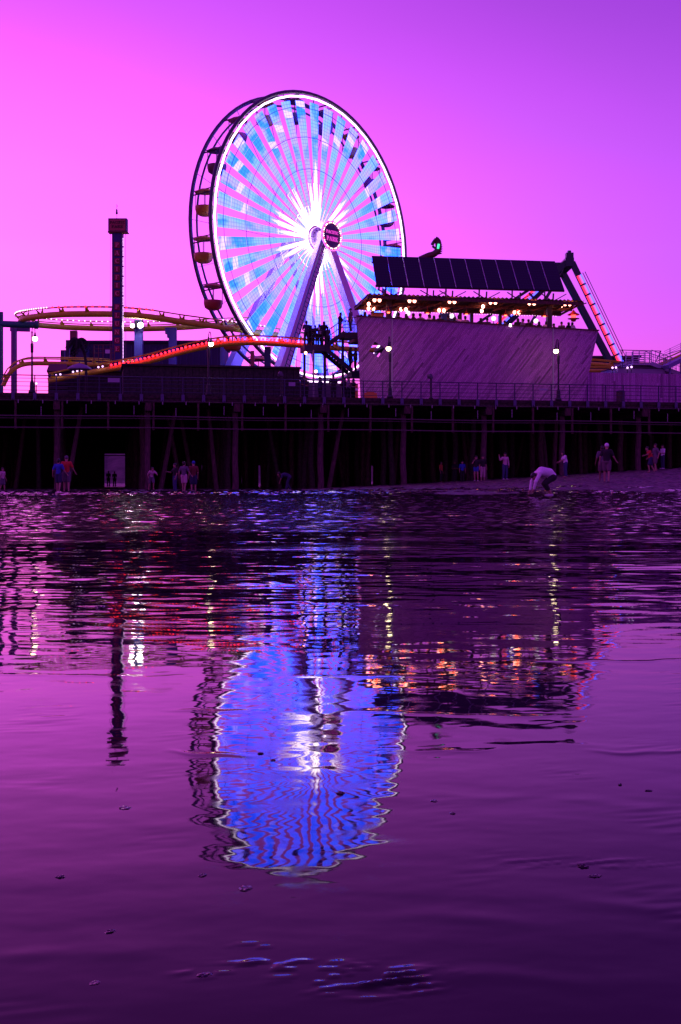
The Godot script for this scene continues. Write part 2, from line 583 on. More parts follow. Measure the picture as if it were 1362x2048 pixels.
func make_pier() -> void:
	var timber := grained("pier_timber", Color(0.016, 0.009, 0.008), Color(0.060, 0.034, 0.030), Vector3(0.5, 0.5, 0.5), 0.85, 0.03)
	var pile_wood := grained("pile_timber", Color(0.03, 0.011, 0.012), Color(0.11, 0.045, 0.045), Vector3(1.2, 0.25, 1.2), 0.8, 0.03)
	var pile_pale := grained("pile_worn", Color(0.035, 0.013, 0.02), Color(0.16, 0.062, 0.08), Vector3(1.5, 0.2, 1.5), 0.8, 0.03)
	var iron := paint("pipe_iron", 0.10, 0.06, 0.07, 0.5)
	var pale := paint("pipe_clip", 0.30, 0.28, 0.30, 0.5)
	var t := thing("pier", "long dark timber pier on rows of round piles across the beach", "pier", pier(0, 0, 0), pier_turn)
	var mb := MB.new()
	mb.box(Vector3(0, DECK - 0.10, -41.0), Vector3(150, 0.20, 82))
	obj("deck", mb, timber, t)
	mb = MB.new()
	mb.box(Vector3(0, DECK - 0.30, -0.14), Vector3(150, 0.36, 0.16))
	obj("edge_beam", mb, timber, t)
	for k in 7:
		mb = MB.new()
		mb.box(Vector3(0, DECK - 0.40, -2.5 - 3.2 * k), Vector3(150, 0.38, 0.18))
		obj("stringer", mb, timber, t)
	var cap_mesh := MB.new()
	cap_mesh.box(Vector3(0, DECK - 0.80, -27.0), Vector3(0.36, 0.40, 54.0))
	var cap_m := cap_mesh.mesh()
	var end_mesh := MB.new()
	end_mesh.box(Vector3(0, 0, 0), Vector3(0.40, 0.50, 0.10))
	var end_m := end_mesh.mesh()
	var piles := []
	for q in 4:
		var pm := MB.new()
		var lean: float = [0.0, 0.10, -0.22, 0.35][q]
		var pts := []
		var rr := []
		for i in 6:
			var f := i / 5.0
			pts.append(Vector3(lean * (1.0 - f) + 0.03 * sin(i * 2.1 + q), -0.4 + f * (DECK - 0.58), 0.06 * sin(i * 1.7 + q * 2)))
			rr.append(0.215 - 0.035 * f)
		pm.tube(pts, rr, 10)
		piles.append(pm.mesh())
	rng.seed = 91
	for b in range(-4, 11):
		var s := BENT0 + BENT * b
		obj("pile_cap", cap_m, timber, t, Vector3(s, 0, 0))
		obj("cap_end", end_m, pile_wood, t, Vector3(s, DECK - 0.75, 0.06))
		for r in 17:
			var depth := 1.0 + 3.15 * r + (rng.randf_range(-0.5, 0.5) if r > 0 else 0.0)
			var p := obj("pile", piles[0 if r == 0 else rng.randi() % 4], pile_pale if r == 0 or rng.randf() < 0.15 else (pile_wood if rng.randf() < 0.5 else timber), t, Vector3(s + (rng.randf_range(-0.25, 0.25) if r > 0 else 0.0), 0, -depth))
			p.rotation.y = rng.randf() * TAU if r > 0 else 0.0
	# slanting brace piles between the bents
	for i in 44:
		var mb2 := MB.new()
		var s := -27.0 + i * 1.25 + rng.randf_range(-0.8, 0.8)
		var depth := rng.randf_range(2.0, 18.0)
		var seen := pier(s, 0, depth)
		if absf(seen.x / -seen.z * FOCAL + 681.0 - 229.0) < 45.0:
			continue
		mb2.tube([Vector3(s, -0.4, -depth), Vector3(s + rng.randf_range(-1.1, 1.1), DECK - 0.6, -depth - rng.randf_range(-0.8, 0.8))], [0.17, 0.14], 8)
		obj("brace_pile", mb2, [pile_wood, pile_pale, timber][rng.randi() % 3], t)
	# far side: boarded bulkhead with one open bay and a few gaps
	var slots := []
	for g in [[209, 250], [401, 409], [478.5, 484.5], [516, 524], [641, 646], [742, 746], [903, 910]]:
		slots.append([on_pier(g[0], 900, 56).x, on_pier(g[1], 900, 56).x, g[1] - g[0] > 20])
	var from := -70.0
	for g in slots + [[75.0, 75.0, false]]:
		mb = MB.new()
		mb.box(Vector3((from + g[0]) * 0.5, (DECK - 0.2) * 0.5 - 0.2, -56.0), Vector3(g[0] - from, DECK + 0.2, 0.25))
		obj("bulkhead", mb, timber, t)
		if g[1] > g[0]:
			mb = MB.new()
			var low := 3.62 if g[2] else 2.4
			mb.box(Vector3((g[0] + g[1]) * 0.5, (low + DECK - 0.2) * 0.5, -56.0), Vector3(g[1] - g[0], DECK - 0.2 - low, 0.25))
			obj("header", mb, timber, t)
			if g[2]:
				mb = MB.new()
				mb.box(Vector3((g[0] + g[1]) * 0.5, 3.42, -56.0), Vector3(g[1] - g[0], 0.10, 0.2))
				obj("tie_beam", mb, timber, t)
		from = g[1]
	# service pipes along the edge
	for q in [[-0.42, 0.06, 0.022], [-1.38, 0.42, 0.045], [-1.52, 0.30, 0.03], [-2.10, 0.42, 0.045]]:
		mb = MB.new()
		var pts := []
		for i in 41:
			pts.append(Vector3(-60.0 + 3.0 * i, DECK + q[0] + 0.025 * sin(i * 1.3), q[1] - 0.36 if q[0] < -1.0 else q[1]))
		mb.tube(pts, q[2], 6)
		obj("service_pipe", mb, iron, t)
	var clip := MB.new()
	clip.box(Vector3.ZERO, Vector3(0.05, 0.20, 0.06))
	var clip_m := clip.mesh()
	var hang := MB.new()
	hang.box(Vector3.ZERO, Vector3(0.13, 1.75, 0.13))
	var hang_m := hang.mesh()
	var rod := MB.new()
	rod.box(Vector3.ZERO, Vector3(0.035, 0.55, 0.035))
	var rod_m := rod.mesh()
	for i in 36:
		var s := -26.0 + 1.46 * i
		obj("pipe_clip", clip_m, pale, t, Vector3(s, DECK - 0.52, 0.08))
	for i in 20:
		var s := BENT0 - 5.6 + 2.79 * i + 0.35
		obj("hanger", hang_m, pile_wood, t, Vector3(s, DECK - 1.35, -0.05))
		obj("tie_rod", rod_m, pale, t, Vector3(s + 1.5 + 0.2 * sin(i * 3.0), DECK - 1.0 - 0.1 * sin(i * 2.0), 0.0))
	make_railing()
	make_street_lamps()

func make_railing() -> void:
	var blue := paint("railing_paint", 0.030, 0.026, 0.075, 0.5)
	var pale := paint("bracket_paint", 0.085, 0.070, 0.16, 0.5)
	var t := thing("pier_railing", "blue grey metal railing with four rails along the pier edge", "railing", pier(0, DECK, 0), pier_turn)
	var post := MB.new()
	post.box(Vector3(0, 0.53, 0), Vector3(0.06, 1.06, 0.06))
	post.box(Vector3(0, 1.075, 0), Vector3(0.075, 0.03, 0.075))
	var post_m := post.mesh()
	var br := MB.new()
	br.box(Vector3(0, -0.14, 0.045), Vector3(0.20, 0.36, 0.07))
	br.box(Vector3(-0.06, -0.36, 0.045), Vector3(0.07, 0.10, 0.06))
	br.box(Vector3(0.06, -0.36, 0.045), Vector3(0.07, 0.10, 0.06))
	var br_m := br.mesh()
	var s0 := on_pier(1102, 790, 0).x
	for i in range(-20, 10):
		var s := s0 + 1.292 * i
		var p := obj("post", post_m, blue, t, Vector3(s, 0, 0.06))
		obj("bracket", br_m, pale, p, Vector3(0, -0.02, 0))
	for i in range(-32, -20):
		obj("post", post_m, blue, t, Vector3(s0 + 1.292 * i, 0, 0.06))
		obj("bracket", br_m, pale, t.get_child(-1), Vector3(0, -0.02, 0))
	for y in [0.16, 0.42, 0.68, 0.90]:
		var mb := MB.new()
		mb.tube([Vector3(-40, y, 0.06), Vector3(40, y, 0.06)], 0.019, 6)
		obj("rail", mb, blue, t)
	var top := MB.new()
	top.tube([Vector3(-40, 1.09, 0.06), Vector3(40, 1.09, 0.06)], 0.032, 8)
	obj("top_rail", top, blue, t)

func make_street_lamps() -> void:
	var dark := paint("lamp_iron", 0.012, 0.010, 0.018, 0.45)
	var globe := glow("street_lamp_globe", 1.0, 0.72, 0.42, 14.0)
	var where := [
		[64, 70, 677, "lit globe street lamp nearest the thick teal pipe"],
		[417, 422, 688, "lit globe street lamp on the pier in front of the red lit track"],
		[780, 777, 697, "lit globe street lamp beside the diamond opening"],
		[1117, 1112, 702, "lit globe street lamp in front of the tapering end of the plank wall"]]
	for w in where:
		var foot := on_pier(w[0], 790, 0.35)
		var head := on_pier(w[1], w[2], 0.35)
		var side: float = signf(head.x - foot.x)
		var y: float = head.y - DECK
		var t := thing("street_lamp", w[3], "street lamp", pier(foot.x, DECK, 0.35), pier_turn, "street lamps along the pier railing")
		var mb := MB.new()
		mb.lathe([Vector2(0.0, 0), Vector2(0.22, 0), Vector2(0.22, 0.12), Vector2(0.15, 0.22), Vector2(0.13, 0.65), Vector2(0.09, 0.75), Vector2(0.065, 0.85), Vector2(0.055, y - 0.9), Vector2(0.09, y - 0.85), Vector2(0.10, y - 0.35), Vector2(0.05, y - 0.28), Vector2(0.045, y + 0.35), Vector2(0.07, y + 0.38), Vector2(0.0, y + 0.5)], Vector3.ZERO, 10)
		obj("pole", mb, dark, t)
		mb = MB.new()
		var pts := []
		var reach: float = absf(head.x - foot.x)
		for i in 13:
			var a := PI * i / 12.0
			pts.append(Vector3(side * reach * 0.5 * (1.0 - cos(a)), y + 0.36 + sin(a) * 0.42, 0))
		pts.append(Vector3(side * reach, y + 0.26, 0))
		mb.tube(pts, 0.028, 6)
		obj("gooseneck", mb, dark, t)
		mb = MB.new()
		mb.lathe([Vector2(0.15, -0.04), Vector2(0.13, 0.06), Vector2(0.06, 0.14), Vector2(0.04, 0.3), Vector2(0, 0.3)], Vector3(side * reach, y + 0.08, 0), 12)
		obj("lamp_cap", mb, dark, t)
		mb = MB.new()
		mb.ball(Vector3.ZERO, 0.165, 14, 10)
		obj("lamp_globe", mb, globe, t, Vector3(side * reach, y, 0))
		lamp_light(Vector3(side * reach, y, 0), Color(1.0, 0.82, 0.6), 0.55, 0.16, t)

# ---------------------------------------------------------------- the ferris wheel
const WHEEL_R := 12.78
const WHEEL_D := 109.0
var wheel_u := Vector3.ZERO      # along the wheel's plane, to the right and away
var wheel_n := Vector3.ZERO      # along the axle, towards the beach
var wheel_c := Vector3.ZERO      # centre of the near rim

func wheel_at(r: float, deg: float, along := 0.0) -> Vector3:
	var a := deg_to_rad(deg)
	return wheel_c + wheel_u * (r * cos(a)) + Vector3.UP * (r * sin(a)) + wheel_n * along

func ring(r: float, along: float, thick: float, segs := 80, sides := 8) -> MB:
	var mb := MB.new()
	var pts := []
	for i in segs:
		pts.append(wheel_at(r, 360.0 * i / segs, along))
	mb.tube(pts, thick, sides, false, true)
	return mb

# what the lamps of the spokes show: pale blue light with a white star round the hub
func wheel_show() -> ImageTexture:
	var w := 40 * 16
	var h := 320
	var im := Image.create(w, h, false, Image.FORMAT_RGB8)
	var noise := FastNoiseLite.new()
	noise.seed = 3
	noise.frequency = 1.0
	rng.seed = 12
	var tips := []
	for k in 40:
		tips.append(rng.randf_range(0.13, 0.21))
	for q in [[10, 0.50], [11, 0.36], [9, 0.34], [5, 0.42], [4, 0.40], [3, 0.34], [18, 0.40], [19, 0.42], [20, 0.36], [22, 0.40], [23, 0.36], [28, 0.44], [29, 0.48], [30, 0.50], [31, 0.38], [35, 0.46], [36, 0.42], [37, 0.36], [14, 0.36], [15, 0.34]]:
		tips[q[0]] = q[1]
	for y in h:
		var r := (y + 0.5) / h                      # 0 at the hub, 1 at the rim
		for x in w:
			var k := int(x / 16.0)
			var l := (x % 16 + 0.5) / 16.0          # across the spoke
			var ang := TAU * (k + l) / 40.0
			var lil := 0.5 + 0.5 * clampf(noise.get_noise_2d(cos(ang) * r * 4.0 + 9.0, sin(ang) * r * 4.0 - 5.0) * 2.5, -1.0, 1.0)
			var c := Color(0.034, 0.074, 0.98).lerp(Color(0.075, 0.058, 0.98), lil)
			# bluer drifts and white flakes of the pattern
			var n1 := noise.get_noise_2d(cos(ang) * r * 3.0, sin(ang) * r * 3.0)
			c = c.lerp(Color(0.006, 0.046, 0.85), smoothstep(0.0, 0.35, n1) * smoothstep(0.35, 0.8, r))
			var slant := fposmod(r * 5.2 + l * 0.16 + 0.37 * (k % 5) + 0.2 * noise.get_noise_2d(k * 3.0, 0.5), 2.6)
			if r > 0.70:
				c = c.lerp(Color(0.14, 0.10, 0.85), smoothstep(0.0, 0.04, slant) * (1.0 - smoothstep(0.26, 0.30, slant)) * 0.9)
			# the star
			var tip: float = tips[k] * 0.92
			var edge: float = r / tip + 0.9 * absf(l - 0.5) - 0.2
			c = c.lerp(Color(0.26, 0.16, 0.50), 1.0 - smoothstep(0.90, 1.12, edge))
			c = c.lerp(Color(1.0, 0.80, 0.90), pow(1.0 - smoothstep(0.35, 1.02, edge), 1.6))
			# dark joints between the lamp rows
			if y % 8 == 0:
				c = c * 0.5
			elif x % 4 == 0:
				c = c * 0.72
			im.set_pixel(x, y, Color(c.r, c.g, c.b).linear_to_srgb())
	return ImageTexture.create_from_image(im)

func make_wheel() -> void:
	var ang := deg_to_rad(48.5)
	wheel_n = Vector3(sin(ang), 0, cos(ang))
	wheel_u = Vector3(cos(ang), 0, -sin(ang))
	wheel_c = at_px(633, 477, WHEEL_D)
	var steel := paint("wheel_steel", 0.055, 0.030, 0.085, 0.4, 0.0)
	var white := paint("wheel_white_paint", 0.80, 0.66, 0.82, 0.45)
	var cable := paint("wheel_cable", 0.03, 0.025, 0.06, 0.5)
	var show := StandardMaterial3D.new()
	show.resource_name = "spoke_lamps"
	show.albedo_color = Color(0.1, 0.1, 0.12)
	show.roughness = 0.5
	show.emission_enabled = true
	show.emission_operator = BaseMaterial3D.EMISSION_OP_MULTIPLY
	show.emission = Color(1, 1, 1)
	show.emission_texture = wheel_show()
	show.emission_energy_multiplier = 9.0
	var t := thing("ferris_wheel", "tall ferris wheel with glowing blue lamp spokes and a white lit rim", "ferris wheel", Vector3(wheel_c.x, DECK, wheel_c.z))
	var back := -2.5
	var off := -t.position
	var put := func(called: String, mb: MB, m: Material, parent: Node = t) -> MeshInstance3D:
		var o := obj(called, mb, m, parent)
		if parent == t:
			o.position = off
		return o
	put.call("rim", ring(WHEEL_R + 0.18, 0.0, 0.17), steel)
	put.call("rim", ring(WHEEL_R + 0.18, back, 0.17), steel)
	put.call("inner_rim", ring(WHEEL_R - 0.55, back, 0.09), steel)
	put.call("rim_light", ring(WHEEL_R - 0.20, 0.10, 0.085, 44), glow("rim_light", 0.92, 0.70, 1.0, 4.2))
	for r in [6.2, 9.0, 11.6]:
		put.call("brace_cable", ring(r, 0.10, 0.022, 40, 5), cable)
	for k in 20:
		var mb := MB.new()
		mb.tube([wheel_at(WHEEL_R + 0.1, 18.0 * k + 9.0, 0.0), wheel_at(WHEEL_R + 0.1, 18.0 * k + 9.0, back)], 0.06, 6)
		put.call("cross_bar", mb, steel)
		mb = MB.new()
		mb.tube([wheel_at(1.2, 18.0 * k, back), wheel_at(WHEEL_R, 18.0 * k, back)], 0.022, 5)
		put.call("rear_spoke", mb, cable)
	# lamp spokes: six tapered panels each
	var cuts := [1.15, 3.0, 5.0, 7.0, 9.0, 10.7, 12.2]
	for k in 40:
		var deg := 9.0 * k + 1.5
		var spine := MB.new()
		spine.tube([wheel_at(1.0, deg, -0.06), wheel_at(WHEEL_R, deg, -0.06)], 0.045, 5)
		var sp: MeshInstance3D = put.call("spoke", spine, steel)
		for i in 6:
			var r0: float = cuts[i] + 0.02
			var r1: float = cuts[i + 1] - 0.02
			var mb := MB.new()
			var c := []
			for q in [[r0, 1.0], [r0, -1.0], [r1, -1.0], [r1, 1.0]]:
				var duty: float = lerpf(0.80, 0.60, clampf((q[0] - 1.0) / 3.0, 0, 1))
				c.append(wheel_at(q[0] / cos(deg_to_rad(4.5 * duty)), deg + q[1] * 4.5 * duty, 0.03))
			var u0 := k / 40.0 + 0.003
			var u1 := (k + 1) / 40.0 - 0.003
			var v0 := r0 / 12.5
			var v1 := r1 / 12.5
			var d := wheel_n * 0.05
			mb.quad(c[0], c[1], c[2], c[3], Vector2(u0, v0), Vector2(u1, v0), Vector2(u1, v1), Vector2(u0, v1))
			mb.quad(c[3] - d, c[2] - d, c[1] - d, c[0] - d, Vector2(u0, v1), Vector2(u1, v1), Vector2(u1, v0), Vector2(u0, v0))
			for e in 4:
				mb.quad(c[e], c[e] - d, c[(e + 1) % 4] - d, c[(e + 1) % 4], Vector2(u0, v0), Vector2(u0, v0), Vector2(u0, v0), Vector2(u0, v0))
			obj("lamp_panel", mb, show, sp)
	# hub, axle and the round sign in front of it
	var hb := Basis(wheel_u, wheel_n, wheel_u.cross(wheel_n))
	var mb3 := MB.new()
	mb3.lathe([Vector2(0.0, -0.2), Vector2(0.95, -0.2), Vector2(1.0, -0.1), Vector2(1.0, 0.1), Vector2(0.92, 0.18), Vector2(0.35, 0.22), Vector2(0.3, 0.9), Vector2(0.0, 0.9)], wheel_c + wheel_n * 0.12, 28, hb)
	put.call("hub_plate", mb3, white)
	mb3 = MB.new()
	mb3.tube([wheel_c + wheel_n * -3.6, wheel_c + wheel_n * 1.75], 0.32, 14)
	put.call("axle", mb3, white)
	for k in 12:
		mb3 = MB.new()
		mb3.ball(wheel_at(0.72, 30.0 * k, 0.36), 0.055, 6, 4)
		put.call("hub_bolt", mb3, steel)
	var sc := wheel_c + wheel_n * 1.80
	mb3 = MB.new()
	mb3.lathe([Vector2(0.0, -0.12), Vector2(1.20, -0.12), Vector2(1.32, -0.06), Vector2(1.32, 0.06), Vector2(1.22, 0.10), Vector2(0.0, 0.10)], sc, 40, hb)
	var sign_o: MeshInstance3D = put.call("round_sign", mb3, paint("sign_plum", 0.10, 0.02, 0.16, 0.5))
	mb3 = MB.new()
	var pts := []
	for i in 48:
		pts.append(sc + wheel_n * 0.10 + wheel_u * (1.34 * cos(TAU * i / 48)) + Vector3.UP * (1.34 * sin(TAU * i / 48)))
	mb3.tube(pts, 0.045, 6, false, true)
	obj("sign_neon", mb3, glow("sign_neon_pink", 1.0, 0.10, 0.75, 2.2), sign_o)
	var bulb_w := glow("sign_bulb_white", 1.0, 0.85, 0.85, 3.0)
	var bulb_r := glow("sign_bulb_red", 1.0, 0.10, 0.20, 2.6)
	for i in 40:
		mb3 = MB.new()
		mb3.ball(sc + wheel_n * 0.13 + wheel_u * (1.17 * cos(TAU * i / 40)) + Vector3.UP * (1.17 * sin(TAU * i / 40)), 0.062, 6, 4)
		obj("sign_bulb", mb3, bulb_r if i % 3 == 1 else bulb_w, sign_o)
	for q in [["PACIFIC", 0.30, 0.46], ["PARK", -0.30, 0.52]]:
		var tm := TextMesh.new()
		tm.text = q[0]
		var f := SystemFont.new()
		f.font_names = PackedStringArray(["Droid Serif"])
		f.font_weight = 700
		tm.font = f
		tm.font_size = 64
		tm.pixel_size = 0.0062 if q[0] == "PACIFIC" else 0.0085
		tm.depth = 0.05
		var o := obj("sign_letters", tm, glow("sign_letters_pink", 1.0, 0.06, 0.70, 0.75), sign_o)
		o.transform = Transform3D(Basis(wheel_u, Vector3.UP, wheel_n), sc + wheel_n * 0.13 + Vector3.UP * q[1])
	# the legs: two in front of the wheel, two behind
	for side: float in [-1.0, 1.0]:
		for fr: float in [1.0, -1.0]:
			var top := wheel_c + wheel_n * (1.05 if fr > 0 else -3.5) + wheel_u * (0.25 * side)
			var foot := Vector3(wheel_c.x, DECK + 0.3, wheel_c.z) + wheel_n * (1.9 if fr > 0 else -5.2) + wheel_u * (8.2 * side)
			var lg := MB.new()
			var d := (foot - top).normalized()
			var wd := wheel_n.cross(d).normalized()
			var nn := wd.cross(d).normalized()
			var p := []
			for q in [[foot, 0.62], [top, 0.36]]:
				for e in [[-1, 1], [1, 1], [1, -1], [-1, -1]]:
					p.append(q[0] + wd * (q[1] * e[0]) + nn * (0.42 * q[1] / 0.6 * e[1]))
			lg.hexa(p)
			var leg: MeshInstance3D = put.call("support_leg", lg, white)
			if side < 0 and fr > 0:
				# caged ladder up the leg
				var o2 := nn * (0.75 if nn.dot(wheel_n) > 0 else -0.75) - wd * 0.1
				for e in [-0.24, 0.24]:
					var rail := MB.new()
					rail.bar(foot + o2 + wd * e, top + o2 * 0.8 + wd * e, 0.07, 0.07)
					obj("ladder_rail", rail, cable, leg)
				var len := foot.distance_to(top)
				for i in int(len / 0.45):
					var f := (i + 0.5) * 0.45 / len
					var m := foot.lerp(top, f) + o2 * lerpf(1.0, 0.8, f)
					var rung := MB.new()
					rung.bar(m - wd * 0.24, m + wd * 0.24, 0.04, 0.04)
					obj("ladder_rung", rung, cable, leg)
	mb3 = MB.new()
	mb3.lathe([Vector2(0, -0.5), Vector2(0.62, -0.5), Vector2(0.62, 0.5), Vector2(0, 0.5)], wheel_c + wheel_n * 1.05, 20, hb)
	put.call("bearing", mb3, white)
	make_gondolas(back * 0.5)

func make_gondolas(along: float) -> void:
	var hues := [[0.30, 0.02, 0.03, "red"], [0.42, 0.13, 0.02, "orange"], [0.16, 0.03, 0.10, "plum"], [0.10, 0.02, 0.04, "maroon"]]
	var dark := paint("gondola_frame", 0.03, 0.015, 0.03, 0.5)
	var clock := ["a quarter to three", "a quarter past two", "half past one", "one", "a quarter past twelve", "a quarter to twelve", "a quarter past eleven", "half past ten", "ten", "half past nine", "nine", "a quarter past eight", "a quarter to eight", "seven", "half past six", "six", "a quarter past five", "half past four", "four", "a quarter past three"]
	for k in 20:
		var deg := 18.0 * k + 9.0 - 2.0
		var at := wheel_at(WHEEL_R - 0.1, deg, along)
		var hu: Array = hues[[0, 3, 2, 1, 2, 3, 1, 0, 3, 1, 1, 0, 1, 0, 3, 2, 3, 0, 2, 1][k]]
		var g := thing("gondola", "%s gondola hanging where a clock hand would point at %s" % [hu[3], clock[k]], "gondola", at + Vector3(0, -2.25, 0), deg_to_rad(48.5), "gondolas of the ferris wheel")
		var m := paint("gondola_" + str(hu[3]), hu[0], hu[1], hu[2], 0.45)
		var mb := MB.new()
		mb.lathe([Vector2(0.0, 0.0), Vector2(0.45, 0.0), Vector2(0.72, 0.18), Vector2(0.82, 0.55), Vector2(0.82, 0.78), Vector2(0.76, 0.78), Vector2(0.74, 0.5), Vector2(0.4, 0.32), Vector2(0.0, 0.32)], Vector3.ZERO, 14)
		obj("tub", mb, m, g)
		mb = MB.new()
		mb.lathe([Vector2(0.84, 1.92), Vector2(0.86, 1.97), Vector2(0.45, 2.2), Vector2(0.0, 2.3)], Vector3.ZERO, 14)
		mb.lathe([Vector2(0.0, 2.18), Vector2(0.82, 1.93)], Vector3.ZERO, 14)
		obj("canopy", mb, m, g)
		for e in 4:
			mb = MB.new()
			var a := PI / 4 + PI / 2 * e
			mb.tube([Vector3(cos(a) * 0.76, 0.7, sin(a) * 0.76), Vector3(cos(a) * 0.76, 1.98, sin(a) * 0.76)], 0.03, 5)
			obj("pole", mb, dark, g)
		mb = MB.new()
		mb.tube([Vector3(0, 2.25, 1.3), Vector3(0, 2.25, -1.3)], 0.05, 6)
		obj("hanger_bar", mb, dark, g)

# ---------------------------------------------------------------- the terrace behind the plank wall
const WALL_T := 3.0
const FLOOR := 10.2

# a pixel on the plane t behind the pier edge, in the axes of a node that stands at pier(0, DECK, 0)
func loc(px: float, py: float, t: float) -> Vector3:
	var q := on_pier(px, py, t)
	return Vector3(q.x, q.y - DECK, -t)

func loc2(px: float, py: float, t: float) -> Vector2:
	var q := on_pier(px, py, t)
	return Vector2(q.x, q.y - DECK)

# boards of random length laid at an angle over a polygon, cut to it; tones differ from board to board
func boards(poly: PackedVector2Array, hole: PackedVector2Array, slope_deg: float, width: float, long: float, o: Vector3, az: Vector3) -> MB:
	var mb := MB.new()
	var d := Vector2.from_angle(deg_to_rad(slope_deg))
	var nn := d.orthogonal()
	var lo := Vector2(1e9, 1e9)
	var hi := Vector2(-1e9, -1e9)
	for p in poly:
		lo = lo.min(Vector2(p.dot(d), p.dot(nn))); hi = hi.max(Vector2(p.dot(d), p.dot(nn)))
	var b := lo.y
	while b < hi.y:
		var a := lo.x - rng.randf() * long
		while a < hi.x:
			var l := long * rng.randf_range(0.5, 1.5)
			var q := PackedVector2Array()
			for e in [[a, b], [a + l - 0.012, b], [a + l - 0.012, b + width - 0.016], [a, b + width - 0.016]]:
				q.append(d * e[0] + nn * e[1])
			var tone := rng.randf_range(0.62, 1.12) * (1.0 if rng.randf() > 0.09 else 0.6)
			mb.tint = Color(tone, tone * rng.randf_range(0.94, 1.0), tone * rng.randf_range(0.95, 1.02))
			var proud := rng.randf_range(0.0, 0.03)
			for piece in Geometry2D.intersect_polygons(q, poly):
				var rest := [piece]
				if hole.size() > 0:
					rest = Geometry2D.clip_polygons(piece, hole)
				for r in rest:
					if r.size() >= 3 and not (hole.size() > 0 and Geometry2D.is_polygon_clockwise(r)):
						mb.slab(r, o + az * proud, Vector3.RIGHT, Vector3.UP, az, 0.04)
			a += l
		b += width
	return mb

func wood(key: String, r: float, g: float, b: float) -> StandardMaterial3D:
	if mats.has(key):
		return mats[key]
	var m := grained(key, Color(r * 0.62, g * 0.62, b * 0.62), Color(r, g, b), Vector3(0.9, 0.9, 0.9), 0.75, 0.04)
	m.vertex_color_use_as_albedo = true
	return m

